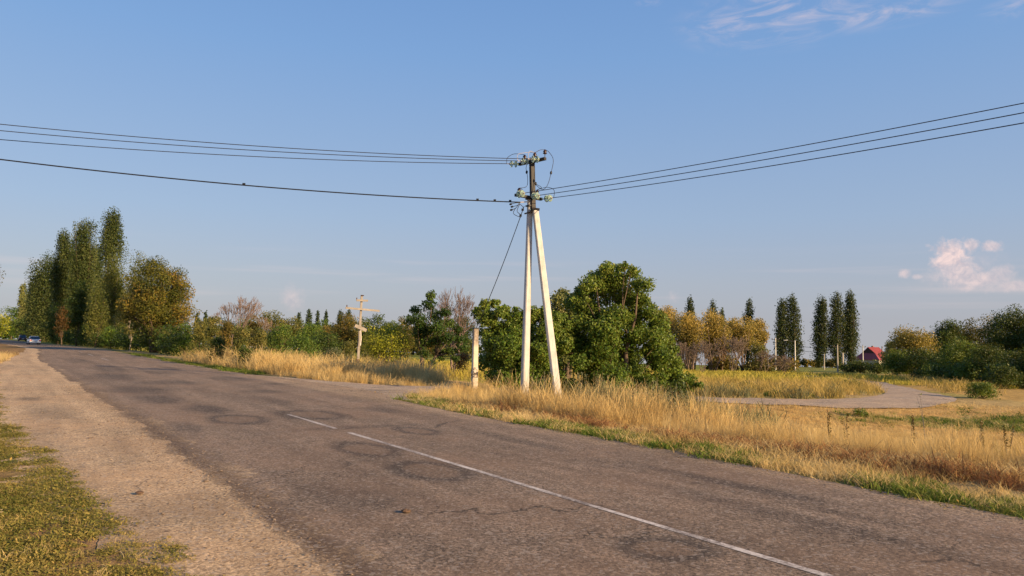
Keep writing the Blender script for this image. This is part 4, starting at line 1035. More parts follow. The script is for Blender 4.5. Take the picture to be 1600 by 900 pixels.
# ------------------------------------------------------------------ forked concrete pole
def concrete():
    m, k = mat('weathered_concrete')
    tc = k.n('ShaderNodeTexCoord').outputs['Object']; z = k.n('ShaderNodeSeparateXYZ', None, Vector=tc).outputs[2]
    n1 = k.noise(tc, 4, 6, .65); n2 = k.noise(tc, 40, 5, .7); st = k.noise(k.v('MULTIPLY', tc, (22, 22, .9)), 1, 4, .6)
    col = k.mix(k.rng_(n1, .3, .7), (.40, .39, .37), (.54, .53, .50))
    col = k.mix(k.rng_(st, .54, .74, 0, .55), col, (.25, .20, .15))
    col = k.mix(k.m('MULTIPLY', k.rng_(n2, .64, .7, 0, .7), k.rng_(n1, .45, .6)), col, (.16, .13, .11))
    col = k.mix(k.m('MULTIPLY', k.rng_(z, 1.1, .2, 0, .6), k.rng_(n1, .35, .6)), col, (.24, .20, .14))
    b = k.n('ShaderNodeBump', None, Height=k.m('ADD', n2, st), Strength=.45, Distance=.012)
    p = k.n('ShaderNodeBsdfPrincipled', None, Base_Color=col, Roughness=.92, Normal=b.outputs[0]); k.n('ShaderNodeOutputMaterial', None, Surface=p)
    return m
CONC = concrete()
STEEL = solid('dark_painted_steel', (.018, .016, .016), .6, .3, 10)
BLACK = solid('black_cable', (.012, .012, .013), .55, .1, 20)
WIREM = solid('dark_wire', (.035, .036, .045), .5, .1, 20, metal=.3)
CERAM = solid('brown_porcelain', (.035, .016, .012), .25, .2, 20, spec=.6)
LIGHTW = solid('aluminium_wire', (.50, .45, .42), .45, .1, 20, metal=.5)
def glass():
    m, k = mat('green_glass')
    p = k.n('ShaderNodeBsdfPrincipled', None, Base_Color=(.62, .80, .68), Roughness=.12, IOR=1.45)
    p.inputs['Transmission Weight'].default_value = .72
    k.n('ShaderNodeOutputMaterial', None, Surface=p)
    return m
GLASS = glass()
PY = 27.8
def W(px, py, Y=PY):
    r = ray(px, py) * Y
    return Vector((r.x, Y, CAMH + r.z))
GP = tz(0.5, PY)
pole = empty('utility_pole', (W(819, 625).x, PY, GP), 'forked pale concrete utility pole with black steel head and glass insulators', 'utility pole')
bpy.context.view_layer.update()
PM = Matrix.Translation(-Vector(pole.location))
def pb(mb, name, mt_, smooth=False, parent=None, label=None):
    mb.V = [tuple(Vector(v) - pole.location) for v in mb.V] if not getattr(mb, 'loc', 0) else mb.V
    return mb.build(name, mt_, parent or pole, smooth, label=label)
sideM = Vector((.86, .5, 0))
mb = MB(); a = W(819, 628); a.z = GP - .4; b = W(828.5, 308)
mb.beam(a, b, .27, .23, .185, .165, sideM, .03); pb(mb, 'main_post', CONC)
mb = MB(); a2 = W(874.5, 630, PY - .25); a2.z = GP - .4; b2 = W(836.5, 329, PY - .16)
mb.beam(a2, b2, .28, .20, .21, .16, Vector((.93, .35, 0)), .025); pb(mb, 'brace_post', CONC)
mb = MB(); c0 = W(833, 332, PY - .05); c1 = W(831, 247, PY - .05)
mb.beam(c0 + Vector((-.0, 0, 0)), c1, .18, .14, .18, .14, Vector((.86, .5, 0)), .01); pb(mb, 'steel_mast', STEEL)
ud = Vector((-.70, .71, 0)); ld = Vector((-.80, -.60, 0))     # crossarm directions
uc = W(833, 252, PY); lc = W(826, 308, PY - .12)
UA, UB = uc - ud * .62, uc + ud * .75
LA, LB = lc + ld * .62, lc - ld * .62
mb = MB(); mb.beam(UA, UB, .10, .12, side=Vector((0, 0, 1))); pb(mb, 'upper_crossarm', STEEL)
mb = MB(); mb.beam(LA, LB, .10, .11, side=Vector((0, 0, 1))); pb(mb, 'lower_crossarm', STEEL)
for (px, py, w) in [(829, 322, .30), (828, 311, .27)]:
    mb = MB(); c = W(px, py); d_ = (b - a).normalized(); mb.beam(c - d_ * .025, c + d_ * .025, w, w * .85, side=sideM); pb(mb, 'clamp_band', STEEL)
mb = MB(); c = W(833, 331, PY - .1)
mb.tube([W(819.5, 334, PY - .14), W(828, 331.5, PY - .2), W(838, 326.5, PY - .26), W(842, 328, PY - .1)], .028, 6); mb.beam(W(832, 326, PY - .22), W(843, 327.5, PY - .2), .09, .05, side=Vector((0, 0, 1))); pb(mb, 'brace_bracket', STEEL)
DISC = [(.03, -.075), (.045, -.07), (.05, -.02), (.125, .0), (.135, .02), (.12, .045), (.06, .065), (.05, .09), (.02, .095)]
def strain(att, dr, far=.0):
    """two glass discs hanging in line with the wire; returns the wire end"""
    dr = Vector(dr).normalized(); root = link('strain_insulator', None, pole, att - pole.location)
    g = MB(); g.lathe(DISC, dr * (.14 + far), dr, 16); g.lathe(DISC, dr * (.31 + far), dr, 16); g.build('glass_disc', GLASS, root, True)
    r = MB(); r.tube([(0, 0, 0), dr * (.52 + far)], .016, 6); r.lathe([(.03, -.04), (.038, 0), (.03, .03)], dr * (.40 + far), dr, 8); r.build('fitting', LIGHTW, root)
    return att + dr * (.52 + far)
def pin(att, h=.2):
    root = link('pin_insulator', None, pole, att - pole.location)
    p = MB(); p.lathe([(.035, .04), (.075, .06), (.075, .085), (.04, .10), (.07, .13), (.07, .155), (.04, .165), (.045, .20), (.02, .21)], (0, 0, h - .2), n=14); p.build('porcelain', CERAM, root, True)
    s_ = MB(); s_.tube([(0, 0, -.06), (0, 0, h - .14)], .014, 6); s_.build('pin', STEEL, root)
    return att + Vector((0, 0, h + .01))
WL = Vector((-.955, -.295, 0)); WR = Vector((.69, -.72, 0))
uatt = [uc + ud * .70, uc + ud * .10, uc - ud * .42]
latt = [LA + Vector((.02, 0, 0)), lc + Vector((.08, -.06, 0)), LB]
uend = [strain(uatt[0], WL + Vector((0, 0, -.05))), strain(uatt[1], WL + Vector((0, 0, -.03))), strain(uatt[2], WL + Vector((0, 0, -.05)))]
lend = [strain(latt[0], WR + Vector((0, 0, .02)), .0), strain(latt[1], WR, .0), strain(latt[2], WR + Vector((0, 0, -.03)), .1)]
upin = [pin(uc - ud * .60 + Vector((0, 0, .07)), .26), pin(uc - ud * .08 + Vector((0, 0, .07)), .24), pin(uc + ud * .45 + Vector((0, 0, .07)), .24)]
lpin = [pin(lc - ld * .40 + Vector((0, 0, .06)), .26), pin(lc + ld * .45 + Vector((0, 0, .05)), .22)]
def curve(pts, n=8):
    P3 = np.array([tuple(p) for p in pts]); out = []
    for i in range(len(P3) - 1):
        p0, p1, p2, p3 = P3[max(i - 1, 0)], P3[i], P3[i + 1], P3[min(i + 2, len(P3) - 1)]
        for q_ in range(n):
            t = q_ / n; out.append(Vector(.5 * ((2 * p1) + (-p0 + p2) * t + (2 * p0 - 5 * p1 + 4 * p2 - p3) * t * t + (-p0 + 3 * p1 - 3 * p2 + p3) * t ** 3)))
    return out + [Vector(P3[-1])]
V3 = lambda x, y, z: Vector((x, y, z))
def jumper(pts, mt_=WIREM, clamp=None):
    mb = MB(); mb.tube(curve(pts), .010, 5); pb(mb, 'jumper_wire', mt_)
    if clamp is not None:
        m2 = MB(); m2.lathe([(.02, -.06), (.04, -.03), (.04, .03), (.02, .06)], clamp, (0.1, 0, 1), 8); pb(m2, 'wire_clamp', BLACK)
jumper([upin[0], W(858, 238, 27.3), W(864.5, 250, 27.3), W(861, 270, 27.3), W(856, 288, 27.3), W(849, 296, 27.3), W(842, 293, 27.4), W(835, 286, 27.5)], clamp=W(861, 270, 27.3))
jumper([uend[2], uend[2] + V3(.05, 0, .28), upin[1], (upin[0] + upin[1]) / 2 + V3(0, 0, .04), upin[0]], LIGHTW)
jumper([uend[1], uend[1] + V3(0, 0, .25), (upin[2] + upin[1]) / 2 + V3(0, 0, .05), upin[1]], LIGHTW)
jumper([uend[0], uend[0] + V3(.02, 0, .22), uend[0] + V3(.28, 0, .38), upin[2]], WIREM)
jumper([W(826, 250, 28), W(822, 262, 27.9), W(823.5, 270, 27.9), W(824.5, 284, 27.8), W(822, 292, 27.7), lpin[1]], clamp=W(823, 269, 27.9))
jumper([W(834, 286, 27.5), W(838, 288, 27.4), W(846, 293, 27.3), lpin[0], lpin[0] + V3(.35, -.2, .06), W(865.5, 297, 26.9), lend[2]], clamp=W(837, 287, 27.4))
jumper([lpin[1], W(816, 296, 27.2), W(812, 300, 27.1), W(811, 306, 27.0)])
bund = W(813, 316, 27.5)
mb = MB(); mb.tube([bund, W(821, 315.5, 27.6), W(828, 315, 27.7)], .02, 6); pb(mb, 'cable_anchor', LIGHTW)
# tails of the bundled cable with their caps
for (p1, p2, p3) in [((813, 317), (806, 317), (798, 319)), ((812, 318), (808, 321), (800, 323)), ((811, 318), (806, 325), (799, 328)), ((812, 319), (808, 330), (815, 336)), ((810, 320), (802, 333), (814, 340)), ((812, 319), (816, 322), (818, 326))]:
    mb = MB(); mb.tube(curve([W(*p1, 27.4), W(*p2, 27.35), W(*p3, 27.4)], 5), .011, 5); pb(mb, 'cable_tail', BLACK)
    if p3[0] < 805:
        m2 = MB(); m2.lathe([(.02, -.05), (.035, -.03), (.035, .03), (.02, .05)], W(*p3, 27.4), (1, 0, .3), 8); pb(m2, 'cable_cap', BLACK)

# wires: catenaries running out of the picture to the next poles
def wire(name, a, far_, sag, r, label, mt_=WIREM, cat='power line', group=None, n=60, knots=()):
    mb = MB(); a = Vector(a); far_ = Vector(far_)
    pts = [a.lerp(far_, t) + Vector((0, 0, -4 * sag * t * (1 - t))) for t in [(i / n) ** 1.3 for i in range(n + 1)]]
    mb.tube(pts, r, 6)
    for kn in knots:
        p = a.lerp(far_, kn) + Vector((0, 0, -4 * sag * kn * (1 - kn) + .03)); mb.box(p, (.09, .05, .08))
    o = mb.build(name, mt_, None, label=label, cat=cat, group=group); return o
# (end points and sags solved from two points seen in the photograph)
def far_end(a, px, py, Yc, k_, sag):
    """far pole at k_ times the distance from a to the place seen at (px,py,Yc); height solved for this sag"""
    a = Vector(a); c = W(px, py, Yc); t = 1 / k_
    z = (c.z - a.z + 4 * sag * t * (1 - t)) / t + a.z
    f = a + (c - a) * k_; f.z = z
    return f
GL, GR = 'three upper wires running left', 'three wires running right'
for i, (yy, lab) in enumerate([(218, 'lowest of the three thin wires running left from the top crossarm'), (204, 'middle one of the three thin wires running left from the top crossarm'), (194, 'uppermost thin wire running left from the top crossarm')]):
    Yc = 23.9 - (i * .38)
    wire('overhead_wire', uend[i], far_end(uend[i], 0, yy, Yc, 1.9, .62), .62, .0125, lab, group=GL)
for i, (yy, Yc, lab) in enumerate([(192, 15.6, 'lowest of the three wires running right from the lower crossarm'), (176, 16.3, 'middle one of the three wires running right from the lower crossarm'), (161, 16.9, 'uppermost of the three wires running right from the lower crossarm')]):
    e = lend[2 - i] if i != 0 else lend[2]
    e = [lend[2], lend[1], lend[0]][i]
    wire('overhead_wire', e, far_end(e, 1600, yy, Yc, 2.6, .55), .55, .0115, lab, group=GR)
wire('bundled_cable', bund, far_end(bund, 0, 249, 23.4, 1.9, .72), .72, .021, 'thick twisted black cable running left below the thin wires', BLACK, 'cable', knots=(.012, .03, .05, .3))
stub_top = None

# ------------------------------------------------------------------ concrete stub with worn bands
def stub():
    Y = 30.0; g = tz(at(741.5, Y, 600), Y); root = empty('concrete_stub', (at(741.5, Y, 600), Y, g), 'short leaning concrete post with a torn dark band, left of the forked pole', 'post')
    o = root.location; a = W(741, 612, Y) ; a.z = g - .3; b = W(743.2, 514, Y)
    m, k = mat('stained_concrete')
    tc = k.n('ShaderNodeTexCoord').outputs['Object']; z = k.n('ShaderNodeSeparateXYZ', None, Vector=tc).outputs[2]
    n1 = k.noise(tc, 9, 6, .7); n2 = k.noise(tc, 3, 4, .6); zz = k.m('ADD', z, k.m('MULTIPLY', k.m('SUBTRACT', n1, .5), .35))
    H = b.z - g
    top = k.rng_(zz, H - .75, H - .45, 0, 1, True); bot = k.m('MULTIPLY', k.rng_(zz, .42, .5, 0, 1), k.rng_(zz, .83, .78, 0, 1))
    col = k.mix(k.rng_(n2, .3, .7), (.44, .37, .28), (.56, .49, .39))
    col = k.mix(k.m('MULTIPLY', top, k.rng_(n1, .35, .6, .3, .85)), col, (.13, .10, .08))
    low = k.rng_(zz, .5, .3, 0, .55); col = k.mix(k.m('MULTIPLY', low, k.rng_(n1, .48, .56)), col, (.20, .14, .10))
    p = k.n('ShaderNodeBsdfPrincipled', None, Base_Color=col, Roughness=.92, Normal=k.n('ShaderNodeBump', None, Height=n1, Strength=.5, Distance=.02).outputs[0]); k.n('ShaderNodeOutputMaterial', None, Surface=p)
    mb = MB(); mb.beam(a - o, b - o, .235, .19, .20, .17, Vector((.9, .43, 0)), .02); mb.build('post', m, root)
    ax = (b - a).normalized(); c0 = a + ax * ((.45 + .3) + 0); c1 = c0 + ax * .40
    m3, k3 = mat('torn_paper_band'); tc = k3.n('ShaderNodeTexCoord').outputs['Object']; n3 = k3.noise(tc, 7, 5, .7)
    colb = k3.mix(k3.rng_(n3, .50, .54), (.045, .035, .03), (.48, .42, .35)); p3 = k3.n('ShaderNodeBsdfPrincipled', None, Base_Color=colb, Roughness=.9); k3.n('ShaderNodeOutputMaterial', None, Surface=p3)
    mb = MB(); mb.beam(c0 - o, c1 - o, .240, .195, .236, .192, Vector((.9, .43, 0)), .02); mb.build('torn_band', m3, root)
    mb = MB(); mb.beam(b - o, b + Vector((0, 0, .05)) - o, .24, .2, .2, .17, Vector((.9, .43, 0)), .01); mb.build('cap', STEEL, root)
    return b
stub_top = stub()
a_ = W(819, 322, 27.5)
wire('drop_cable', a_, stub_top + Vector((.02, 0, .03)), .16, .014, 'slack black cable dropping from the pole head to the concrete stub', BLACK, 'cable', n=24, knots=(.03, .07))

# ------------------------------------------------------------------ wooden cross
def cross():
    Y = 44.0; px0 = 561; x = at(px0, Y, 570); g = tz(x, Y)
    root = empty('wooden_cross', (x, Y, g), 'weathered wooden roadside cross with three crossbeams, leaning to the right', 'cross')
    o = root.location
    wood = solid('sun_bleached_wood', (.27, .24, .205), .85, .22, 5, bump=.4); dk = solid('dark_wood', (.09, .05, .035), .9, .3, 6)
    b_ = W(559.5, 563, Y); t_ = W(565.3, 461, Y); ax = (t_ - b_).normalized(); sd_ = Vector((.95, .30, 0)).normalized()
    def up(h): return b_ + ax * h - o
    Hh = (t_ - b_).length; u = MPP(Y)
    mb = MB(); mb.beam(up(0), up(Hh), .145, .12, .12, .11, sd_, .006); mb.build('upright', wood, root)
    mb = MB(); mb.beam(up(-1.0), up(.06), .20, .15, side=sd_); mb.build('footing', dk, root)
    fr = ax.cross(sd_).normalized() * -.10
    if fr.y > 0: fr = -fr
    def bar(name, l, r, w):
        A = W(l[0], l[1], Y) - o + fr * 1.25; B = W(r[0], r[1], Y) - o + fr * 1.25
        B.y += .35 * (B.x - A.x) * .5; A.y -= .35 * (B.x - A.x) * .5
        mb = MB(); mb.beam(A, B, w, .07, side=Vector((0, 0, 1))); return mb.build(name, wood, root)
    bar('top_beam', (557, 469.5), (574, 469.8), .11); bar('main_beam', (541.5, 481.5), (591, 485.5), .11); bar('slanted_beam', (555, 508.5), (571.5, 516.5), .19)
    mb = MB(); A = W(557, 468, Y) - o + fr * 1.6; mb.box(A, (.05, .05, .2)); A2 = W(541.6, 479.5, Y) - o + fr * 1.6; mb.box(A2, (.05, .05, .22)); mb.build('end_cap', dk, root)
    mb = MB(); mb.tube([W(563.5, 516, Y - .2) - o, W(564, 530, Y - .2) - o, W(563, 540, Y - .2) - o], .035, 6); mb.build('hanging_cloth', solid('white_cloth', (.62, .56, .5), .9), root)
    mb = MB(); mb.beam(W(564.8, 461.5, Y - .02) - o, W(568.5, 461.8, Y - .02) - o, .05, .16, side=Vector((0, 0, 1))); mb.build('cap', dk, root)
cross()

# ------------------------------------------------------------------ lamp and wire poles across the field
def far_pole(px, top, bot, Y, r, label, arm=None, mt_=None, name='utility_pole', cat='pole', group='thin poles beyond the field'):
    x = at(px, Y, bot); g = tz(x, Y); h = ztop(px, top, Y) - g
    root = empty(name, (x, Y, g), label, cat, group)
    mb = MB(); mb.beam((0, 0, -.4), (0, 0, h), r * 2.0, r * 1.8, r * 1.3, r * 1.2, Vector((.9, .4, 0)), .02); mb.build('post', mt_ or CONC, root)
    if arm == 'lamp':
        m2 = MB(); m2.tube([(0, 0, h - .5), (-.5, 0, h - .1), (-1.6, 0, h + .05)], .07, 6); m2.build('arm', STEEL, root)
        m3 = MB(); m3.beam((-1.5, 0, h + .05), (-2.3, 0, h - .02), .28, .16, .2, .1, Vector((0, 1, 0)), .03); m3.build('lamp_head', CONC, root)
    elif arm == 'cross':
        m2 = MB(); m2.beam((-.8, 0, h - .35), (.8, 0, h - .35), .12, .1, side=Vector((0, 0, 1))); m2.build('crossarm', STEEL, root)
        for xx in (-.7, 0, .7):
            m3 = MB(); m3.lathe([(.05, 0), (.1, .06), (.06, .14), (.09, .2), (.02, .26)], (xx, 0, h - .3 + (.25 if xx == 0 else 0)), n=8); m3.build('insulator', CERAM, root, True)
    return root
CONCW = solid('pale_concrete', (.30, .27, .23), .9, .1, 5)
far_pole(1212, 528, 573, 160, .14, 'concrete wire pole right of the golden row', 'cross')
far_pole(1242.5, 532, 577, 155, .14, 'street lamp pole with its arm to the left, in front of a tall poplar', 'lamp', name='street_lamp', cat='street lamp')
far_pole(1288, 553, 577, 175, .12, 'short pale post at the foot of the lone poplar', None, CONCW)
far_pole(1309, 539, 583, 150, .14, 'pale thin pole between the two right poplars', 'cross', CONCW)
far_pole(1317, 551, 570, 165, .2, 'short whitewashed post between the two tall right poplars', None, CONCW)
far_pole(1348.5, 540, 566, 190, .13, 'thin wire pole left of the red roof', 'cross')
far_pole(1378.5, 541, 566, 190, .13, 'thin dark pole in front of the red roof', None, TWIGG)
far_pole(1200, 547, 572, 150, .12, 'slim pole in the brown brush right of the golden row', None, CONCW)
for dz, lab in [(0, 'upper far wire strung between the concrete pole and the pale thin pole'), (-.9, 'lower far wire strung between the concrete pole and the pale thin pole')]:
    wire('overhead_wire', W(1212, 534, 160) + Vector((0, 0, dz)), W(1309, 543, 150) + Vector((0, 0, dz)), .5, .035, lab, n=20, group='far wires')

# ------------------------------------------------------------------ red roofed house
def house():
    Y = 235.0; x = at(1365, Y, 560); g = tz(x, Y); root = empty('house', (x, Y, g), 'house with a red metal roof half hidden behind bushes', 'house', rz=R(37))
    red = solid('red_metal_roof', (.30, .065, .060), .45, .12, 2); wall = solid('plaster_wall', (.42, .37, .31), .9, .1, 2); dk = solid('dark_gable', (.07, .04, .035), .9)
    ze = ztop(1367, 562, Y) - g; zr = ztop(1367, 542.5, Y) - g; hw, hl = 4.3, 4.8
    mb = MB(); mb.box((0, 0, ze / 2 - .3), (hl * 2 - .8, hw * 2 - .8, ze + .5)); mb.build('wall', wall, root)
    zm = ze + (zr - ze) * .52; k_ = .52
    def slab(name, pts, mt_, th=.08):
        vs = [Vector(p) for p in pts]; nrm = (vs[1] - vs[0]).cross(vs[2] - vs[0]).normalized() * th; n = len(vs)
        mb = MB(); mb.add(vs + [v - nrm for v in vs], [tuple(range(n)), tuple(range(2 * n - 1, n - 1, -1))] + [(i, n + i, n + (i + 1) % n, (i + 1) % n) for i in range(n)]); return mb.build(name, mt_, root)
    xi = hl - 1.7
    for sy in (-1, 1):
        slab('roof_slope', [(-hl, sy * hw, ze), (hl, sy * hw, ze), (xi, sy * hw * (1 - k_), zm), (xi + .3, 0, zr), (-xi - .3, 0, zr), (-xi, sy * hw * (1 - k_), zm)][::(1 if sy < 0 else -1)], red)
        for i in range(9):   # standing seams
            xx = -xi + (2 * xi) * i / 8
            mb = MB(); mb.tube([(xx * 1.0, sy * hw, ze + .05), (xx, 0.02 * sy, zr + .05)], .035, 4); mb.build('roof_seam', red, root)
    for sx in (-1, 1):
        slab('roof_skirt', [(sx * hl, -hw, ze), (sx * hl, hw, ze), (sx * xi, hw * (1 - k_), zm), (sx * xi, -hw * (1 - k_), zm)][::sx], red)
        slab('gable', [(sx * (xi - .02), -hw * (1 - k_) * .95, zm), (sx * (xi - .02), hw * (1 - k_) * .95, zm), (sx * (xi - .02), 0, zr - .12)][::sx], dk)
    for i, (xx, sy) in enumerate([(-2, -1), (1.6, -1), (-2, 1), (1.6, 1)]):
        mb = MB(); mb.box((xx, sy * (hw - .38), ze * .52), (1.1, .12, 1.2)); w = mb.build('window', CONCW, root)
        m2 = MB(); m2.box((xx, sy * (hw - .30), ze * .52), (.9, .03, 1.0)); m2.build('pane', solid('window_glass', (.03, .04, .05), .1), w)
    mb = MB(); mb.box((1.0, .8, zr - .1), (.5, .5, 1.0)); mb.build('chimney', solid('brick_chimney', (.25, .12, .08), .9), root)
house()

# ------------------------------------------------------------------ the two cars driving away
def car(name, px, Y, s_, paint, hgt, label, dark):
    x = at(px, Y, 535); tang = np.array(xy_of(s_ + 8, 7)) - np.array(xy_of(s_ - 8, 7)); hd = math.atan2(tang[1], tang[0])
    root = empty(name, (x, Y, 0.0), label, 'car', 'cars driving away on the road', rz=hd)
    Lh, Wh = 2.2, .88
    def loft(prof, wf, name, mt_, par=root, zt=1.0):
        """side profile (x,z lower, z upper) swept to width wf(x), with tumblehome"""
        mb = MB(); rings = []
        for (xx, z0, z1, w0, w1) in prof:
            m_ = z0 + (z1 - z0) * .55
            rings.append([(xx, -w0 * .92, z0), (xx, -w0, m_), (xx, -w1, z1 - .03), (xx, -w1 * .8, z1), (xx, w1 * .8, z1), (xx, w1, z1 - .03), (xx, w0, m_), (xx, w0 * .92, z0)])
        n = 8; V = [v for r_ in rings for v in r_]; Fc = [(i * n + j, i * n + (j + 1) % n, (i + 1) * n + (j + 1) % n, (i + 1) * n + j) for i in range(len(rings) - 1) for j in range(n)]
        Fc += [tuple(range(n - 1, -1, -1)), tuple(range((len(rings) - 1) * n, len(rings) * n))]; mb.add(V, Fc); return mb.build(name, mt_, par, False)
    bh = .92
    body = loft([(-Lh, .38, .72, .78, .74), (-Lh + .1, .30, bh, .86, .80), (-1.3, .22, bh + .03, Wh, .82), (0, .22, bh, Wh, .83), (1.0, .22, bh - .02, Wh, .82), (1.9, .25, .78, .85, .76), (Lh, .36, .62, .72, .66)], None, 'body', paint)
    glassm = solid('tinted_glass', (.02, .028, .035), .08, .1, 2, spec=.8)
    loft([(-1.75, bh - .05, bh + .02, .74, .72), (-1.15, bh - .05, hgt - .06, .76, .60), (-.2, bh - .05, hgt - .04, .78, .62), (.45, bh - .05, hgt - .08, .77, .60), (1.15, bh - .06, bh + .0, .74, .7)], None, 'windows', glassm)
    loft([(-1.2, hgt - .07, hgt - .02, .60, .58), (-.6, hgt - .05, hgt + .01, .63, .60), (.2, hgt - .05, hgt, .62, .59), (.5, hgt - .09, hgt - .04, .60, .57)], None, 'roof', paint)
    tyre = solid('tyre', (.015, .015, .015), .9); rim = solid('rim', (.4, .4, .4), .4, metal=.6); redl = solid('tail_light_lens', (.45, .02, .015), .2); plate = solid('plate_white', (.75, .75, .72), .5)
    for sx in (-1.32, 1.35):
        for sy in (-1, 1):
            w = MB(); w.lathe([(.22, -.10), (.30, -.10), (.315, -.06), (.315, .06), (.30, .10), (.22, .10)], (sx, sy * .78, .315), (0, 1, 0), 18); wo = w.build('wheel', tyre, root, False)
            r_ = MB(); r_.lathe([(.20, -.02), (.21, .0), (.05, .03)], (sx, sy * .87, .315), (0, sy, 0), 14); r_.build('rim', rim, wo)
    for sy in (-1, 1):
        m_ = MB(); m_.box((-Lh - .02, sy * .66, .76), (.14, .26, .15)); m_.build('tail_light', redl, root)
        m_ = MB(); m_.box((.62, sy * .96, bh + .06), (.16, .16, .13)); m_.build('mirror', paint, root)
    m_ = MB(); m_.box((-Lh - .02, 0, .60), (.04, .50, .11)); m_.build('number_plate', plate, root)
    m_ = MB(); m_.box((-Lh - .03, 0, .40), (.16, 1.56, .16)); m_.build('bumper', dark, root)
white = solid('white_car_paint', (.78, .78, .76), .3, .03, 2, spec=.5); grey = solid('dark_car_paint', (.06, .05, .055), .3, .05, 2, spec=.5); pl = solid('black_plastic', (.03, .03, .03), .7)
car('car', 52.5, 132, 155, white, 1.45, 'white car with red tail lights driving away, nearer of two', white)
car('car', 34.5, 196, 190, grey, 1.62, 'dark car farther up the road, ahead of the white one', pl)

def loose_stones():
    P_ = []
    for i in range(5):
        q = np.random.default_rng(400 + i); mb = MB(); n = 6
        mb.lathe([(.35, 0), (1, .25), (.85, .6), (.3, .8)], (0, 0, 0), n=n); mb.V = [tuple(np.array(v) * (.9 + .25 * q.random(3)) * .0085) for v in mb.V]
        P_.append(mb.mesh('pebble', PEB, False))
    n = 9000; q = np.random.default_rng(8); s = q.uniform(2, 30, n); u = q.random(n)
    t = np.where(u < .45, edgeL(s) + q.normal(-.1, .3, n), np.where(u < .8, q.uniform(-.3, 2.2, n), edgeR(s) + q.normal(-.1, .18, n)))
    ok = t > gravL(s) - .3; s, t = s[ok], t[ok]; n = len(s); x, y = xy_of(s, t); sc = q.lognormal(-.3, .45, n)[:, None]
    instancer('loose_gravel', P_, np.stack([x, y, np.full(n, -.004)], 1), np.stack([q.normal(0, .2, n), q.normal(0, .2, n), q.random(n) * 6.28], 1), np.repeat(sc, 3, 1) * np.array([1, 1, .8]), q.integers(0, 5, n), 'loose gravel stones scattered along the asphalt edges')
PEB = solid('pebble_stone', (.20, .15, .11), .95, .5, 30)
loose_stones()
BROWNW = [tuft(600 + i, 5, .3, .6, .006, .16, .22, 4, 1.0, (0, .6), grassmat('brown_seed_stalks', [(.12, .08, .05), (.24, .17, .10), (.36, .27, .16)]) if i == 0 else bpy.data.materials['brown_seed_stalks']) for i in range(4)]
scatter('brown_seed_stalks', lambda x, y, s, t: r_tall(x, y, s, t) * np.clip(2.5 * vnoise(x, y, 2.6, 44) - .8, 0, 1), (-36, 30, 3, 58), 5, BROWNW, .8, 1.15, 'brown seed stalks among the straw grass', falloff=12)
scatter('green_verge_weeds', lambda x, y, s, t: r_tall(x, y, s, t) * np.clip(2.6 * vnoise(x, y, 1.9, 45) - 1.2, 0, 1), (-30, 30, 3, 50), 7, FIELD, .4, .75, 'green weeds mixed into the straw grass', falloff=12)

# ------------------------------------------------------------------ single weeds on the verge
def weed(px, py, Y, h, mt_, label, cat='weed', group=None, name='weed', br=5, sr=.008, heads=.0, seed=0, leafn=60, ls=.035):
    q = np.random.default_rng(seed + int(px)); x = at(px, Y, py); g = tz(x, Y); root = empty(name, (x, Y, g), label, cat, group)
    mb = MB(); C = []; Rd = []
    for i in range(br):
        a = q.random() * 6.283; sp = q.uniform(.05, .22) * h * (br > 1); tp = Vector((math.cos(a) * sp, math.sin(a) * sp, h * q.uniform(.75, 1)))
        p = limb_path((0, 0, -.05), tp, q, -.02, 5); mb.tube(p, sr, 4, sr * .4)
        for f in np.linspace(.35, 1, 7): v = Vector(p[0]).lerp(tp, f); C.append(tuple(v)); Rd.append((.035 * h * 1.2, .035 * h * 1.2, .07 * h))
    mb.build('stem', TWIGG if heads else BARKP, root)
    if leafn: crown_obj(root, np.array(C), np.array(Rd), leafn * br, ls, seed + 5, mt_, name='leaves')
wl = ['tallest grey green wormwood right of the big tree', 'grey green wormwood left of the tallest one', 'wormwood close to the low dark bush', 'grey wormwood right of the tallest one', 'wormwood in front of the forked pole brace', 'thin wormwood right of the brace post', 'wormwood between the brace post and the big tree', 'small wormwood right of the main post']
for i, (px, Y, h) in enumerate([(1025, 20.5, 1.25), (1008, 21.5, 1.05), (1052, 20, 1.05), (1072, 19.5, .95), (858, 25.2, 1.2), (905, 24.5, 1.15), (938, 24, 1.1), (846, 26, .9)]):
    weed(px, 640, Y, h, L['grey'], wl[i], 'wormwood', 'wormwood plants on the verge', 'wormwood_plant', 7, seed=i, leafn=55, ls=.05)
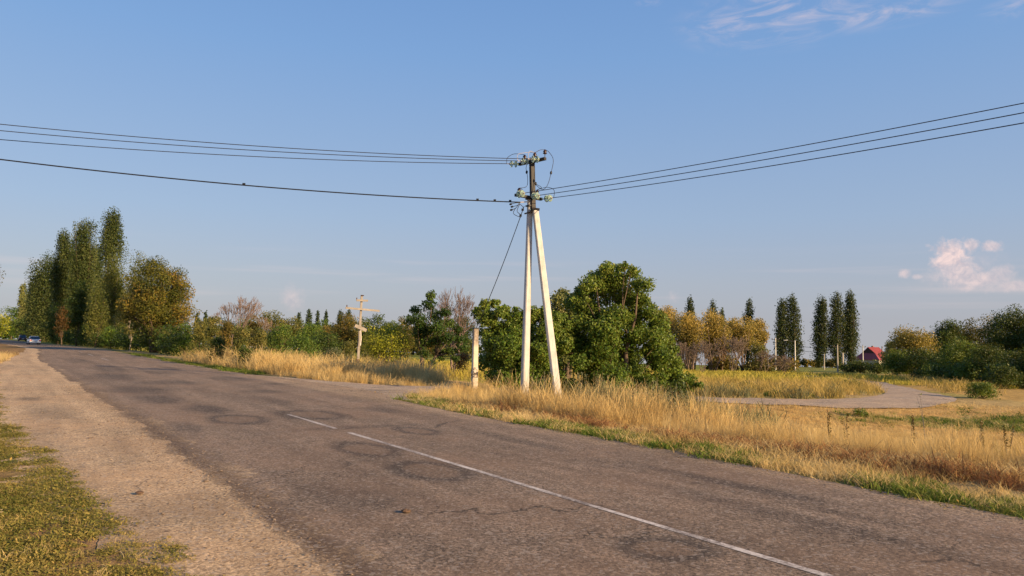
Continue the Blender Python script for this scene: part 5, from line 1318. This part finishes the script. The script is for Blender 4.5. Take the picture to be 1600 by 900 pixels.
for i, (px, Y, h, lab) in enumerate([(1298, 14.5, .78, 'dark seeded dock stalk, leftmost in the tall grass'), (1324, 14.6, .74, 'dark seeded dock stalk right of the leftmost one'), (1430, 13.4, .62, 'short dark dock stalk below the tall pale stalk'), (1538, 12.6, .62, 'dark dock stalk near the right edge'), (1574, 12.4, .6, 'last dark dock stalk before the right edge')]):
    weed(px, 690, Y, h, L['rust'], lab, 'dock plant', 'dark dock stalks in the tall grass', 'dock_plant', 2, .007, .5, seed=40 + i, leafn=50, ls=.03)
weed(1446, 690, 14.2, 1.22, L['pale'], 'single tall bleached stalk rising above the grass at the right', 'dry stalk', None, 'dry_stalk', 2, .007, 0, seed=77, leafn=8, ls=.03)
# small stones and leaves lying on the gravel
for i, (px, py, sz, lab) in enumerate([(218, 772, .045, 'small brown stone lying on the pale gravel'), (634, 801, .05, 'small dark stone lying on the asphalt')]):
    r_ = ray(px, py); Yc = -CAMH / r_.z; mb = MB(); q = np.random.default_rng(i)
    mb.lathe([(.3 * sz, 0), (sz, .2 * sz), (.9 * sz, .5 * sz), (.4 * sz, .7 * sz)], (0, 0, 0), (0.05, .05, 1), 9); mb.V = [tuple(np.array(v) * (1 + q.normal(0, .08, 3))) for v in mb.V]
    mb.build('stone', solid('stone_brown', (.09, .055, .035), .9), None, loc=(r_.x * Yc, Yc, .002), label=lab, cat='stone')
def litter():
    q = np.random.default_rng(9); n = 900; s = q.uniform(2, 24, n); t = np.where(q.random(n) < .7, edgeR(s) + q.normal(.35, .35, n), gravL(s) - q.random(n) * 2)
    x, y = xy_of(s, t); z = np.maximum(terrain(x, y), -.03) + .05; ctr = np.stack([x, y, z], 1)
    a = q.normal(0, 1, (n, 3)); a[:, 2] *= .3; a /= np.linalg.norm(a, axis=1)[:, None]; b = np.cross(a, [0, 0, 1]) ; sz = q.uniform(.015, .035, n)[:, None]
    V = np.stack([ctr - a * sz, ctr + b * sz * .6 + [0, 0, .006], ctr + a * sz, ctr - b * sz * .6 + [0, 0, .006]], 1).reshape(-1, 3)
    lm = leafmat('fallen_leaf', [(.25, .12, .03), (.45, .30, .08), (.55, .42, .2)])
    link('fallen_leaves', mesh_np('fallen_leaves', V, np.arange(4 * n).reshape(-1, 4), lm, {'tint': ('FLOAT', np.repeat(q.random(n), 4))}), kind='stuff', label='fallen yellow leaves scattered on the verges')
litter()
print('tris', sum(sum(len(p.vertices) - 2 for p in o.data.polygons) for o in S.objects if o.type == 'MESH'))
